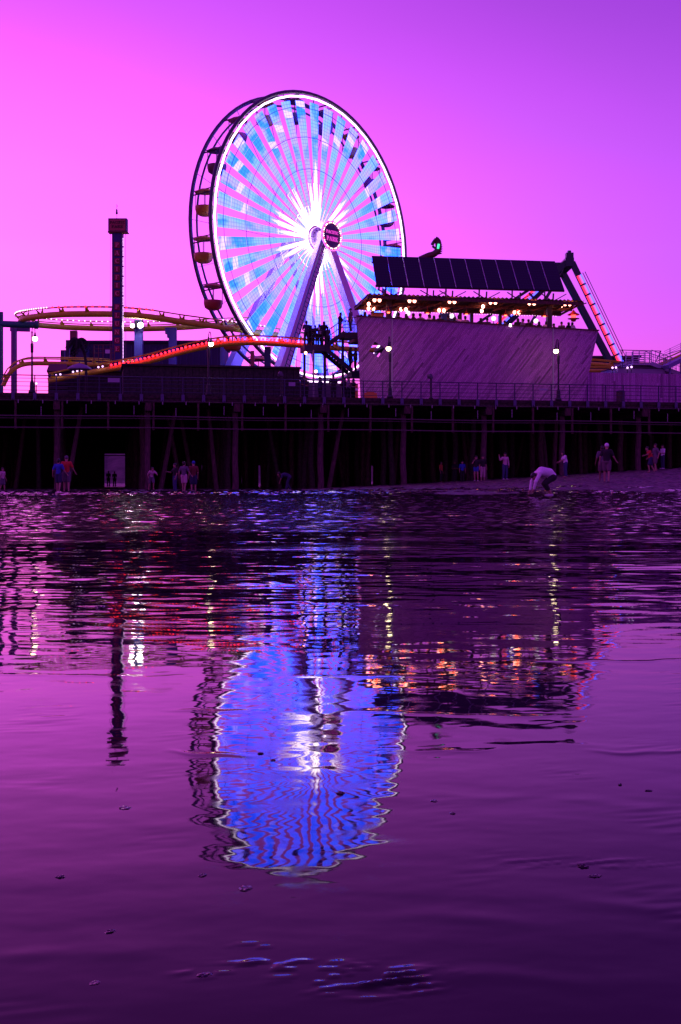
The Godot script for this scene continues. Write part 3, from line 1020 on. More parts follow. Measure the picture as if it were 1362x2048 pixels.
func make_terrace() -> void:
	rng.seed = 44
	var t := thing("terrace_building", "raised terrace behind a tapering wall of diagonal grey planks with a diamond opening", "building", pier(0, DECK, 0), pier_turn)
	var plank := wood("weathered_plank", 0.68, 0.26, 0.62)
	var brown := grained("canopy_brown", Color(0.05, 0.016, 0.012), Color(0.15, 0.045, 0.035), Vector3(0.7, 0.7, 0.7), 0.7, 0.03)
	var dark := paint("terrace_steel", 0.02, 0.012, 0.018, 0.5)
	var pale := paint("wall_batten", 0.42, 0.36, 0.42, 0.6)
	var back := paint("wall_backing", 0.05, 0.04, 0.05, 0.9)
	var z := Vector3(0, 0, -WALL_T)
	var az := Vector3(0, 0, 1)
	var A := loc2(714, 633, WALL_T); var B := loc2(1196, 662, WALL_T)
	var C := Vector2(loc2(1164, 760, WALL_T).x, 0.0); var D := Vector2(loc2(722, 780, WALL_T).x, 0.0)
	var diamond := PackedVector2Array([loc2(749.6, 683, WALL_T), loc2(769.5, 696.7, WALL_T), loc2(757, 715, WALL_T), loc2(737.4, 702, WALL_T)])
	if Geometry2D.is_polygon_clockwise(diamond):
		diamond.reverse()
	var whole := PackedVector2Array([A, B, C, D])
	var x1 := loc2(784, 700, WALL_T).x
	var x2 := loc2(1106, 700, WALL_T).x
	var spans := [[-5.0, x1 - 0.05], [x1 + 0.05, x2 - 0.05], [x2 + 0.05, 40.0]]
	for i in 3:
		var strip := PackedVector2Array([Vector2(spans[i][0], -1), Vector2(spans[i][1], -1), Vector2(spans[i][1], 12), Vector2(spans[i][0], 12)])
		for piece in Geometry2D.intersect_polygons(whole, strip):
			var cl := boards(piece, diamond if i == 0 else PackedVector2Array(), 52.0, 0.115, 1.1, z, az)
			stuff(obj("plank_cladding", cl, plank, t))
			var halves := [piece]
			if i == 0:
				halves = []
				var mid: float = (diamond[0].x + diamond[2].x) * 0.5
				for hp in [PackedVector2Array([Vector2(-9, -1), Vector2(mid, -1), Vector2(mid, 12), Vector2(-9, 12)]), PackedVector2Array([Vector2(mid, -1), Vector2(40, -1), Vector2(40, 12), Vector2(mid, 12)])]:
					for hh in Geometry2D.intersect_polygons(piece, hp):
						halves.append_array(Geometry2D.clip_polygons(hh, diamond))
			for hh in halves:
				var bm := MB.new()
				bm.slab(hh, z - az * 0.05, Vector3.RIGHT, Vector3.UP, az, 0.08)
				obj("wall_panel", bm, back, t)
	for x in [x1, x2]:
		var mb := MB.new()
		var ytop: float = lerpf(A.y, B.y, (x - A.x) / (B.x - A.x))
		mb.box(Vector3(x, ytop * 0.5, -WALL_T + 0.02), Vector3(0.085, ytop, 0.10))
		obj("joint_batten", mb, pale, t)
	# capping rail of the wall
	var cap := MB.new()
	cap.bar(Vector3(A.x - 0.05, A.y + 0.04, -WALL_T), Vector3(B.x + 0.05, B.y + 0.04, -WALL_T), 0.24, 0.07)
	obj("capping_rail", cap, brown, t)
	# end return of the wall and terrace floor
	var ret := MB.new()
	ret.quad(Vector3(C.x, C.y, -WALL_T - 0.15), Vector3(B.x, B.y, -WALL_T - 0.15), Vector3(B.x, B.y, -9.0), Vector3(C.x, C.y, -9.0))
	ret.quad(Vector3(C.x - 0.1, C.y, -9.0), Vector3(B.x - 0.1, B.y, -9.0), Vector3(B.x - 0.1, B.y, -WALL_T - 0.15), Vector3(C.x - 0.1, C.y, -WALL_T - 0.15))
	obj("end_wall", ret, plank, t)
	var fl := MB.new()
	fl.box(Vector3((x1 + B.x) * 0.5, FLOOR - DECK - 0.1, -6.3), Vector3(B.x - x1 - 0.5, 0.2, 6.2))
	fl.box(Vector3((A.x + x1) * 0.5, FLOOR - DECK - 0.1, -4.1), Vector3(x1 - A.x + 0.4, 0.2, 1.7))
	obj("terrace_floor", fl, brown, t)
	for i in 6:
		var mb := MB.new()
		mb.box(Vector3(lerpf(A.x + 3.2, B.x - 0.8, i / 5.0), (FLOOR - DECK - 0.2) * 0.5, -9.0), Vector3(0.25, FLOOR - DECK - 0.2, 0.25))
		obj("floor_post", mb, dark, t)
	# canopy: corrugated sheet on beams
	var f0 := loc(735, 587, 2.2)
	var f1 := loc(1170, 598, 2.2)
	var ry: float = f0.y
	var sheet := MB.new()
	var n := int((f1.x - f0.x) / 0.055)
	for i in n:
		for e in 2:
			var xa: float = lerpf(f0.x, f1.x, float(i) / n)
			var xb: float = lerpf(f0.x, f1.x, float(i + 1) / n)
			var ya := 0.045 * sin(xa * TAU / 0.30)
			var yb := 0.045 * sin(xb * TAU / 0.30)
			var lift := 0.0 if e == 0 else -0.015
			var p := [Vector3(xa, ry + ya + lift, -2.2), Vector3(xa, ry + ya - 0.25 + lift, -6.6), Vector3(xb, ry + yb - 0.25 + lift, -6.6), Vector3(xb, ry + yb + lift, -2.2)]
			if e == 0:
				sheet.quad(p[0], p[1], p[2], p[3])
			else:
				sheet.quad(p[3], p[2], p[1], p[0])
	obj("canopy_sheet", sheet, brown, t)
	for q in [[-2.35, ry - 0.20, 0.22], [-4.4, ry - 0.32, 0.2], [-6.5, ry - 0.37, 0.24]]:
		var mb := MB.new()
		mb.box(Vector3((f0.x + f1.x) * 0.5, q[1], q[0]), Vector3(f1.x - f0.x - 0.1, q[2], 0.14))
		obj("canopy_beam", mb, brown, t)
	for i in 15:
		var mb := MB.new()
		var x: float = lerpf(f0.x + 0.1, f1.x - 0.1, i / 14.0)
		mb.bar(Vector3(x, ry - 0.13, -2.3), Vector3(x, ry - 0.40, -6.5), 0.09, 0.13)
		obj("rafter", mb, brown, t)
	for px in [783, 1106]:
		var b := loc(px, 600, 2.75)
		var mb := MB.new()
		mb.box(Vector3(b.x, (FLOOR - DECK + ry) * 0.5, -3.5), Vector3(0.34, ry - FLOOR + DECK - 0.1, 0.34))
		obj("canopy_column", mb, dark, t)
	for px in [745, 920, 943, 1000]:
		var b := loc(px, 600, 6.4)
		var mb := MB.new()
		mb.box(Vector3(b.x, (FLOOR - DECK + ry - 0.3) * 0.5, -6.4), Vector3(0.22, ry - 0.5 - FLOOR + DECK, 0.22))
		obj("canopy_column", mb, dark, t)
	# sloping braces that carry the lanterns
	for px in [777, 855, 933, 1011, 1089, 1147]:
		var b := loc(px, 612, 3.2)
		var mb := MB.new()
		mb.bar(Vector3(b.x - 0.9, b.y - 0.35, -3.3), Vector3(b.x + 1.0, b.y + 0.25, -3.3), 0.06, 0.08)
		obj("lantern_arm", mb, brown, t)
	var bar := on_deck("bar_counter", "orange lit wooden bar counter at the wheel end of the terrace", "counter")
	var cb := MB.new()
	pier_box(cb, 743, 626, 768, 652, 4.7, 0.15)
	obj("front_panel", cb, paint("counter_orange", 0.45, 0.16, 0.08, 0.6), bar)
	cb = MB.new()
	pier_box(cb, 742, 624.5, 769, 626, 4.6, 0.35)
	obj("top", cb, brown, bar)
	var str := MB.new()
	for i in 74:
		var sx := lerpf(f0.x + 0.4, f1.x - 0.5, i / 73.0)
		str.ball(Vector3(sx, ry - 0.52 - 0.05 * absf(sin(i * PI / 8.0)), -6.32), 0.028, 6, 4)
	stuff(obj("light_string", str, glow("string_bulb", 1.0, 0.45, 0.75, 2.6), t))
	make_solar(ry)
	make_terrace_lights(t)

func make_solar(roof_y: float) -> void:
	var t := thing("solar_array", "tilted row of dark blue solar panels above the canopy", "solar panels", pier(0, DECK, 0), pier_turn)
	var frame := paint("solar_frame", 0.45, 0.38, 0.46, 0.4, 0.2)
	var red := paint("solar_beam_red", 0.14, 0.02, 0.02, 0.6)
	# cells: dark blue with fine pale lines
	var im := Image.create(96, 192, false, Image.FORMAT_RGB8)
	for y in 192:
		for x in 96:
			var c := Color(0.010, 0.008, 0.030)
			if x % 16 == 0 or y % 16 == 0:
				c = Color(0.035, 0.025, 0.075)
			elif x % 16 == 8:
				c = Color(0.018, 0.013, 0.045)
			im.set_pixel(x, y, c.linear_to_srgb())
	var cell := StandardMaterial3D.new()
	cell.resource_name = "solar_cells"
	cell.albedo_texture = ImageTexture.create_from_image(im)
	cell.roughness = 0.35
	cell.metallic_specular = 0.3
	var b0 := loc(752, 571, 3.0); var b1 := loc(1130, 581, 3.0)
	var h0 := loc(742.5, 511.5, 4.8); var h1 := loc(1110.5, 522.5, 4.8)
	for i in 12:
		var f0 := i / 12.0
		var f1 := (i + 1) / 12.0
		var q := [b0.lerp(b1, f0), h0.lerp(h1, f0), h0.lerp(h1, f1), b0.lerp(b1, f1)]
		var d: Vector3 = (q[3] - q[0]).normalized() * 0.028
		q[0] += d; q[1] += d; q[2] -= d; q[3] -= d
		var nn: Vector3 = (q[2] - q[0]).cross(q[1] - q[0]).normalized()
		var mb := MB.new()
		mb.quad(q[0], q[1], q[2], q[3], Vector2(0, 1), Vector2(0, 0), Vector2(1, 0), Vector2(1, 1))
		mb.quad(q[3] - nn * 0.04, q[2] - nn * 0.04, q[1] - nn * 0.04, q[0] - nn * 0.04)
		for e in 4:
			mb.quad(q[e], q[e] - nn * 0.04, q[(e + 1) % 4] - nn * 0.04, q[(e + 1) % 4])
		obj("solar_panel", mb, cell, t)
	for i in 13:
		var a := b0.lerp(b1, i / 12.0)
		var b := h0.lerp(h1, i / 12.0)
		if i > 0 and i < 12:
			var mb := MB.new()
			mb.bar(a, b, 0.035, 0.05)
			obj("panel_rail", mb, frame, t)
	for q in [[0.06, 0.16], [0.85, 0.12]]:
		var mb := MB.new()
		var off := Vector3(0, -0.14, -0.05)
		mb.bar(b0.lerp(h0, q[0]) + off, b1.lerp(h1, q[0]) + off, 0.12, q[1])
		obj("carrier_beam", mb, red, t)
	for f in [0.08, 0.30, 0.40, 0.58, 0.76, 0.94]:
		var a := b0.lerp(b1, f) + Vector3(0, -0.2, -0.1)
		var base := Vector3(a.x, roof_y + 0.02, -3.2)
		for q in [[0.0, 0.0], [-0.95, 0.0], [0.95, 0.0], [0.0, 1.6]]:
			var mb := MB.new()
			if q[1] > 0.0:
				mb.bar(Vector3(base.x, roof_y - 0.1, -4.8), h0.lerp(h1, f) + Vector3(0, -0.25, 0.1), 0.08, 0.08)
			elif q[0] == 0.0:
				mb.bar(base, a, 0.09, 0.09)
			else:
				mb.bar(base, a + Vector3(q[0], -0.02, 0), 0.06, 0.06)
			obj("strut", mb, red, t)

func make_terrace_lights(_t: Node3D) -> void:
	var warm := glow("canopy_bulb", 1.0, 0.30, 0.22, 12.0)
	var dark := paint("terrace_steel", 0.02, 0.012, 0.018, 0.5)
	var order := ["first", "second", "third", "fourth", "fifth", "sixth", "seventh"]
	# pairs of bare bulbs: front row just under the eave, back row lower
	var front := [754, 824, 904, 986, 1063.5, 1135]
	var rear := [742, 807, 883, 1033.5]
	for row in 2:
		var xs: Array = front if row == 0 else rear
		for i in xs.size():
			var px: float = xs[i]
			var py: float = 600.0 + (px - 750.0) * 0.021 if row == 0 else 617.0 + (px - 740.0) * 0.026
			var tt := 2.6 if row == 0 else 6.2
			var q := on_pier(px, py, tt)
			var label := "pair of glowing bulbs under the canopy eave, %s from the ferris wheel" % order[i] if row == 0 else "pair of glowing bulbs at the back of the canopy, %s from the ferris wheel" % order[i]
			var o := thing("twin_lamp", label, "lamp", pier(q.x, q.y, tt), pier_turn, "twin lamps under the canopy")
			var mb := MB.new()
			mb.box(Vector3(0, 0.15, 0), Vector3(0.5, 0.05, 0.08))
			mb.box(Vector3(0, 0.24, 0), Vector3(0.05, 0.18, 0.05))
			obj("lamp_bracket", mb, dark, o)
			for e in [-0.175, 0.175]:
				mb = MB.new()
				mb.ball(Vector3.ZERO, 0.115, 10, 8, 1.2)
				obj("lamp_bulb", mb, warm, o, Vector3(e, 0, 0))
			lamp_light(Vector3(0, 0, 0.0), Color(1.0, 0.30, 0.20), 0.4, 0.1, o, 12.0)
	# shaded pendants
	var px2 := [777, 855, 933, 1011, 1089]
	for i in 5:
		var q := on_pier(px2[i], 624.0 + (px2[i] - 777) * 0.026, 3.2)
		var o := thing("pendant_lamp", "red shaded pendant lamp over the diners, %s from the ferris wheel" % order[i], "lamp", pier(q.x, q.y, 3.2), pier_turn, "shaded pendants under the canopy")
		var mb := MB.new()
		mb.lathe([Vector2(0.27, -0.02), Vector2(0.25, 0.03), Vector2(0.10, 0.09), Vector2(0.05, 0.20), Vector2(0.015, 0.22), Vector2(0.015, 0.42)], Vector3.ZERO, 14)
		obj("lamp_shade", mb, paint("pendant_red", 0.35, 0.03, 0.02, 0.5), o)
		mb = MB.new()
		mb.ball(Vector3(0, -0.02, 0), 0.11, 10, 6, 0.7)
		obj("lamp_bulb", mb, glow("pendant_bulb", 1.0, 0.16, 0.07, 4.0), o)
	# white globes on the terrace
	var gl := [[816, 626.5], [903.5, 632], [987.3, 637], [1072, 642]]
	for i in 4:
		var q := on_pier(gl[i][0], gl[i][1], 4.5)
		var o := thing("globe_lamp", "white round globe lamp on a post among the diners, %s from the ferris wheel" % order[i], "lamp", pier(q.x, FLOOR, 4.5), pier_turn, "white globes on the terrace")
		var mb := MB.new()
		mb.lathe([Vector2(0.0, 0), Vector2(0.15, 0), Vector2(0.15, 0.04), Vector2(0.03, 0.06), Vector2(0.03, q.y - FLOOR - 0.17)], Vector3.ZERO, 10)
		obj("post", mb, dark, o)
		mb = MB.new()
		mb.ball(Vector3(0, q.y - FLOOR, 0), 0.175, 14, 10)
		obj("lamp_globe", mb, glow("globe_white", 1.0, 0.72, 0.95, 1.6), o)
	# spotlight on the wall top
	var sp := on_pier(1020.5, 650.5, 3.0)
	var so := thing("spotlight", "small brilliant white spotlight clamped on the plank wall's capping rail", "lamp", pier(sp.x, sp.y, 3.0), pier_turn)
	var sm := MB.new()
	sm.ball(Vector3.ZERO, 0.11, 10, 8)
	obj("lamp_bulb", sm, glow("spot_white", 1.0, 0.72, 0.86, 9.0), so)
	sm = MB.new()
	sm.box(Vector3(0, -0.14, -0.03), Vector3(0.09, 0.10, 0.09))
	obj("lamp_clamp", sm, dark, so)
	lamp_light(Vector3.ZERO, Color(1.0, 0.85, 0.95), 0.12, 0.1, so, 10.0)
	# pagoda lantern at the right end
	var lq := on_pier(1147, 633, 3.0)
	var lo := thing("pagoda_lantern", "red two tiered pagoda lantern hanging at the outer end of the canopy", "lantern", pier(lq.x, lq.y - 0.2, 3.0), pier_turn)
	var red := paint("lantern_red", 0.42, 0.03, 0.03, 0.5)
	sm = MB.new()
	sm.lathe([Vector2(0.42, 0.30), Vector2(0.44, 0.34), Vector2(0.20, 0.45), Vector2(0.06, 0.62), Vector2(0.015, 0.66), Vector2(0.015, 0.95)], Vector3.ZERO, 8)
	obj("roof", sm, red, lo)
	sm = MB.new()
	sm.lathe([Vector2(0.0, -0.18), Vector2(0.16, -0.14), Vector2(0.20, -0.02), Vector2(0.42, 0.03), Vector2(0.43, 0.06), Vector2(0.2, 0.08)], Vector3.ZERO, 8)
	obj("base", sm, red, lo)
	sm = MB.new()
	sm.lathe([Vector2(0.19, 0.08), Vector2(0.20, 0.19), Vector2(0.19, 0.31)], Vector3.ZERO, 8)
	obj("lamp_glass", sm, glow("lantern_glow", 1.0, 0.05, 0.04, 3.2), lo)
	lamp_light(Vector3(0, 0.2, 0.3), Color(1.0, 0.3, 0.2), 0.05, 0.1, lo, 8.0)
	# single bulbs
	var singles := [[737.5, 608, 3.4, "single glowing bulb at the canopy corner nearest the ferris wheel"], [966, 613, 4.0, "upper single bulb beside the dark column in the middle of the terrace"], [963.5, 622, 4.6, "lower single bulb beside the dark column in the middle of the terrace"], [1095.5, 624, 5.0, "single glowing bulb right above the fifth pendant lamp"], [1123, 611, 4.0, "single bulb between the last pair of bulbs and the dark column"]]
	for s in singles:
		var q := on_pier(s[0], s[1], s[2])
		var o := thing("bare_bulb", s[3], "lamp", pier(q.x, q.y, s[2]), pier_turn, "single bulbs under the canopy")
		var mb := MB.new()
		mb.ball(Vector3.ZERO, 0.115, 10, 8, 1.2)
		obj("lamp_bulb", mb, warm, o)
		mb = MB.new()
		mb.tube([Vector3(0, 0.09, 0), Vector3(0, 0.34, 0)], 0.02, 6)
		obj("lamp_socket", mb, dark, o)

# ---------------------------------------------------------------- coaster, tower, swing ship
func smooth_path(pts: Array, step: float) -> Array:
	var c := Curve3D.new()
	c.bake_interval = 0.1
	for i in pts.size():
		var d: Vector3 = (pts[mini(i + 1, pts.size() - 1)] - pts[maxi(i - 1, 0)]) / 6.0
		c.add_point(pts[i], -d, d)
	var out := []
	var l := c.get_baked_length()
	var n := maxi(2, int(l / step))
	for i in n + 1:
		out.append(c.sample_baked(l * i / n, true))
	return out

# spine, two rails and gusset ties of one stretch of track; bank in degrees leans the rails towards the beach side
func track(parent: Node3D, path: Array, bank: float, spine_r: float, m: Material, rise := 0.52, gauge := 0.40, tie_step := 4) -> Array:
	var rails := [[], []]
	var beach := []
	for i in path.size():
		var d: Vector3 = (path[mini(i + 1, path.size() - 1)] - path[maxi(i - 1, 0)]).normalized()
		var side := d.cross(Vector3.UP).normalized()
		if side.z < 0.0:
			side = -side
		var b := deg_to_rad(bank)
		var up := (Vector3.UP * cos(b) + side * sin(b)).normalized()
		var la := (side * cos(b) - Vector3.UP * sin(b)).normalized()
		rails[0].append(path[i] + up * rise + la * gauge)
		rails[1].append(path[i] + up * rise - la * gauge)
		beach.append([up, la])
	var off := -parent.position
	var mb := MB.new()
	mb.tube(path, spine_r, 10)
	obj("track_spine", mb, m, parent, off)
	for r in rails:
		mb = MB.new()
		mb.tube(r, 0.05, 6)
		obj("track_rail", mb, m, parent, off)
	for i in range(1, path.size() - 1, tie_step):
		mb = MB.new()
		var a: Vector3 = rails[0][i]
		var b2: Vector3 = rails[1][i]
		var d2: Vector3 = (path[i + 1] - path[i]).normalized() * 0.06
		var foot0: Vector3 = path[i] + d2 * 6.0
		var foot1: Vector3 = path[i] - d2 * 1.5
		for e in [a, b2]:
			mb.tri(foot0, e, foot1); mb.tri(foot1, e, foot0)
			mb.bar(foot1, e, 0.07, 0.07)
		mb.bar(a, b2, 0.07, 0.07)
		obj("track_tie", mb, m, parent, off)
	return [rails, beach]

func bulbs_along(parent: Node3D, pts: Array, r: float, m: Material, called := "lamp_bulb") -> void:
	var b := MB.new()
	b.ball(Vector3.ZERO, r, 8, 6)
	var bm := b.mesh()
	for p in pts:
		obj(called, bm, m, parent, p - parent.position)

func px_path(rows: Array) -> Array:
	var out := []
	for r in rows:
		out.append(at_px(r[0], r[1], r[2]))
	return out

func column(parent: Node3D, px: float, top: float, depth: float, wpx: float, m: Material, round_ := false) -> MeshInstance3D:
	var a := at_px(px, top, depth)
	var w := wpx * depth / FOCAL
	var mb := MB.new()
	if round_:
		mb.tube([Vector3(a.x, DECK, a.z), a], w * 0.5, 14)
	else:
		mb.box(Vector3(a.x, (a.y + DECK) * 0.5, a.z), Vector3(w, a.y - DECK, w))
		for e in [-0.47, 0.47]:
			mb.box(Vector3(a.x + w * e, (a.y + DECK) * 0.5, a.z + w * 0.52), Vector3(w * 0.14, a.y - DECK, w * 0.1))
	return obj("support_column", mb, m, parent, -parent.position)

func make_coaster() -> void:
	var yellow := grained("track_yellow", Color(0.52, 0.44, 0.012), Color(0.70, 0.62, 0.03), Vector3(0.6, 0.6, 0.6), 0.45, 0.03)
	var blue := paint("column_blue", 0.06, 0.07, 0.42, 0.45)
	var teal := paint("column_teal", 0.02, 0.10, 0.14, 0.45)
	var plum := paint("column_plum", 0.16, 0.05, 0.22, 0.5)
	var rust := paint("column_red", 0.30, 0.05, 0.07, 0.5)
	var red := glow("track_bulb_red", 1.0, 0.008, 0.014, 8.0)
	var white := glow("track_bulb_white", 1.0, 0.55, 0.80, 3.2)
	var violet := glow("track_bulb_violet", 0.85, 0.42, 1.0, 3.0)
	var t := thing("roller_coaster", "yellow tube roller coaster looping round the park with red bulbs along its track", "roller coaster", at_px(300, 790, 95) * Vector3(1, 0, 1) + Vector3(0, DECK, 0))
	# the high loop: near side, then far side
	var near_rows := [[66, 649, 103], [44, 645, 100.5], [46, 638, 97.5], [75, 633, 95.6], [120, 629, 94.6], [180, 628, 94.4], [240, 629, 95], [300, 634, 96], [360, 643, 98], [420, 651, 100.2], [475, 659, 102.6], [540, 668, 106], [600, 676, 110]]
	var near_path := smooth_path(px_path(near_rows), 0.5)
	var tr := track(t, near_path, 12.0, 0.25, yellow, 0.56, 0.36, 4)
	var lamps_w := []
	var lamps_r := []
	var lamps_v := []
	var r0: Array = tr[0][0]
	var step := 0.0
	for i in range(2, r0.size() - 1):
		for e in 2:
			var p: Vector3 = r0[i].lerp(r0[i + 1], e * 0.5) + Vector3(0, 0.06, 0.05)
			var x: float = p.x / -p.z * FOCAL + 681.0
			if x < 98.0:
				lamps_w.append(p)
			elif x < 314.0 and e == 0:
				lamps_r.append(p)
			elif x > 438.0 and x < 545.0 and (x < 480.0 or x > 508.0) and e == 0:
				lamps_v.append(p)
	var far_rows := [[66, 649, 103], [95, 652, 104.5], [140, 655, 105.5], [200, 657, 106], [260, 658, 106], [320, 657, 106], [380, 654, 106.2], [440, 650, 107], [500, 648, 109]]
	var far_path := smooth_path(px_path(far_rows), 0.5)
	var tf := track(t, far_path, -14.0, 0.24, yellow, 0.50, 0.36, 5)
	var f0: Array = tf[0][0]
	for i in range(2, f0.size() - 1, 1):
		var p: Vector3 = f0[i] + Vector3(0, 0.02, 0.10)
		var x: float = p.x / -p.z * FOCAL + 681.0
		if x > 78.0 and x < 340.0:
			lamps_w.append(p)
	bulbs_along(t, lamps_w, 0.055, white)
	bulbs_along(t, lamps_r, 0.075, red)
	bulbs_along(t, lamps_v, 0.075, violet)
	# the low stretch that climbs across in front of the wheel
	var low_rows := [[96, 762, 85.2], [130, 755, 85.4], [165, 748, 85.6], [205, 741, 85.8], [250, 733, 86], [300, 722, 86.3], [350, 708, 86.6], [400, 696, 87], [450, 688, 87.5], [500, 685.5, 88], [560, 688, 89], [612, 692, 90], [680, 697, 92], [740, 700, 93.5], [790, 702, 95], [860, 705, 97]]
	var low_path := smooth_path(px_path(low_rows), 0.30)
	var tl := track(t, low_path, 4.0, 0.20, yellow, 0.52, 0.34, 8)
	var lr := []
	var lv := []
	for i in range(1, low_path.size() - 1):
		var p: Vector3 = low_path[i] + tl[1][i][0] * 0.27 + tl[1][i][1] * 0.26
		var x: float = p.x / -p.z * FOCAL + 681.0
		if x > 221.0 and x < 610.0:
			lr.append(p)
		elif x > 112.0 and x < 212.0 and i % 6 < 4:
			lv.append(p + Vector3(0, 0, 0.06))
	bulbs_along(t, lr, 0.082, red)
	bulbs_along(t, lv, 0.07, violet)
	# far low stretch on the left
	var back_rows := [[6, 772, 91], [14, 755, 91], [24, 741, 91], [40, 731, 91.5], [62, 727, 92], [100, 727, 92.5], [150, 728, 93], [205, 730, 93.5], [270, 733, 94]]
	track(t, smooth_path(px_path(back_rows), 0.45), -6.0, 0.17, yellow, 0.42, 0.30, 4)
	# stretch behind the terrace's right end
	var right_rows := [[1150, 727, 96], [1190, 728.5, 96], [1230, 732, 96], [1262, 735, 96], [1300, 736, 96.5]]
	track(t, smooth_path(px_path(right_rows), 0.45), 0.0, 0.17, yellow, 0.36, 0.28, 5)
	right_rows = [[1150, 742, 94], [1190, 742, 94], [1225, 743, 94], [1270, 746, 94]]
	track(t, smooth_path(px_path(right_rows), 0.45), 0.0, 0.15, yellow, 0.30, 0.28, 5)
	right_rows = [[1318, 730, 92], [1340, 722, 92], [1362, 712, 92], [1400, 694, 92], [1450, 672, 92]]
	track(t, smooth_path(px_path(right_rows), 0.45), 0.0, 0.17, yellow, 0.36, 0.28, 5)
	# supports
	column(t, 278, 640, 97.0, 15, blue)
	var c2 := column(t, 346, 657, 99.0, 14, blue)
	var mb := MB.new()
	var a := at_px(342, 662, 99.0)
	mb.box(a, Vector3(0.9, 0.5, 0.6))
	mb.box(a + Vector3(0.06, -0.4, 0), Vector3(0.7, 0.32, 0.56))
	obj("corbel", mb, blue, c2, Vector3.ZERO)
	column(t, 535.5, 694, 89.5, 12, paint("column_navy", 0.02, 0.03, 0.12, 0.5))
	column(t, 148, 662, 106, 12.5, rust)
	column(t, 505, 702, 100, 7, rust)
	column(t, 28, 656, 101, 12, plum, true)
	column(t, 1, 624, 97, 11, teal, true)
	mb = MB.new()
	mb.tube([at_px(-60, 647, 97), at_px(4, 648, 97), at_px(70, 650, 98.2)], 0.27, 12)
	mb.tube([at_px(70, 650, 98.2), at_px(76, 650, 98.3)], 0.33, 12)
	obj("support_arm", mb, teal, t, -t.position)
	mb = MB.new()
	mb.bar(at_px(20, 659, 101), at_px(60, 660, 101.5), 0.35, 0.28)
	obj("support_arm", mb, plum, t, -t.position)
	# floodlights on the blue column
	for q in [[265, 651.5, 0.16, "smaller glaring white floodlight on the blue coaster column"], [281, 650.5, 0.22, "larger glaring white floodlight on the blue coaster column"]]:
		var p := at_px(q[0], q[1], 96.2)
		var o := thing("floodlight", q[3], "floodlight", p)
		mb = MB.new()
		mb.lathe([Vector2(0.0, -0.25), Vector2(q[2] * 0.6, -0.22), Vector2(q[2] * 1.15, 0.0), Vector2(q[2] * 1.15, 0.04)], Vector3.ZERO, 14, Basis(Vector3.RIGHT, PI / 2))
		mb.box(Vector3(0.12, -0.1, -0.35), Vector3(0.3, 0.08, 0.5))
		obj("lamp_housing", mb, paint("lamp_iron", 0.012, 0.010, 0.018, 0.45), o)
		mb = MB.new()
		mb.ball(Vector3(0, 0, 0.06), q[2], 14, 8)
		obj("lamp_lens", mb, glow("flood_white", 1.0, 0.80, 0.90, 26.0), o)
		lamp_light(Vector3(0, 0, 0.06), Color(1.0, 0.9, 0.9), 5.0, q[2], o, 40.0)

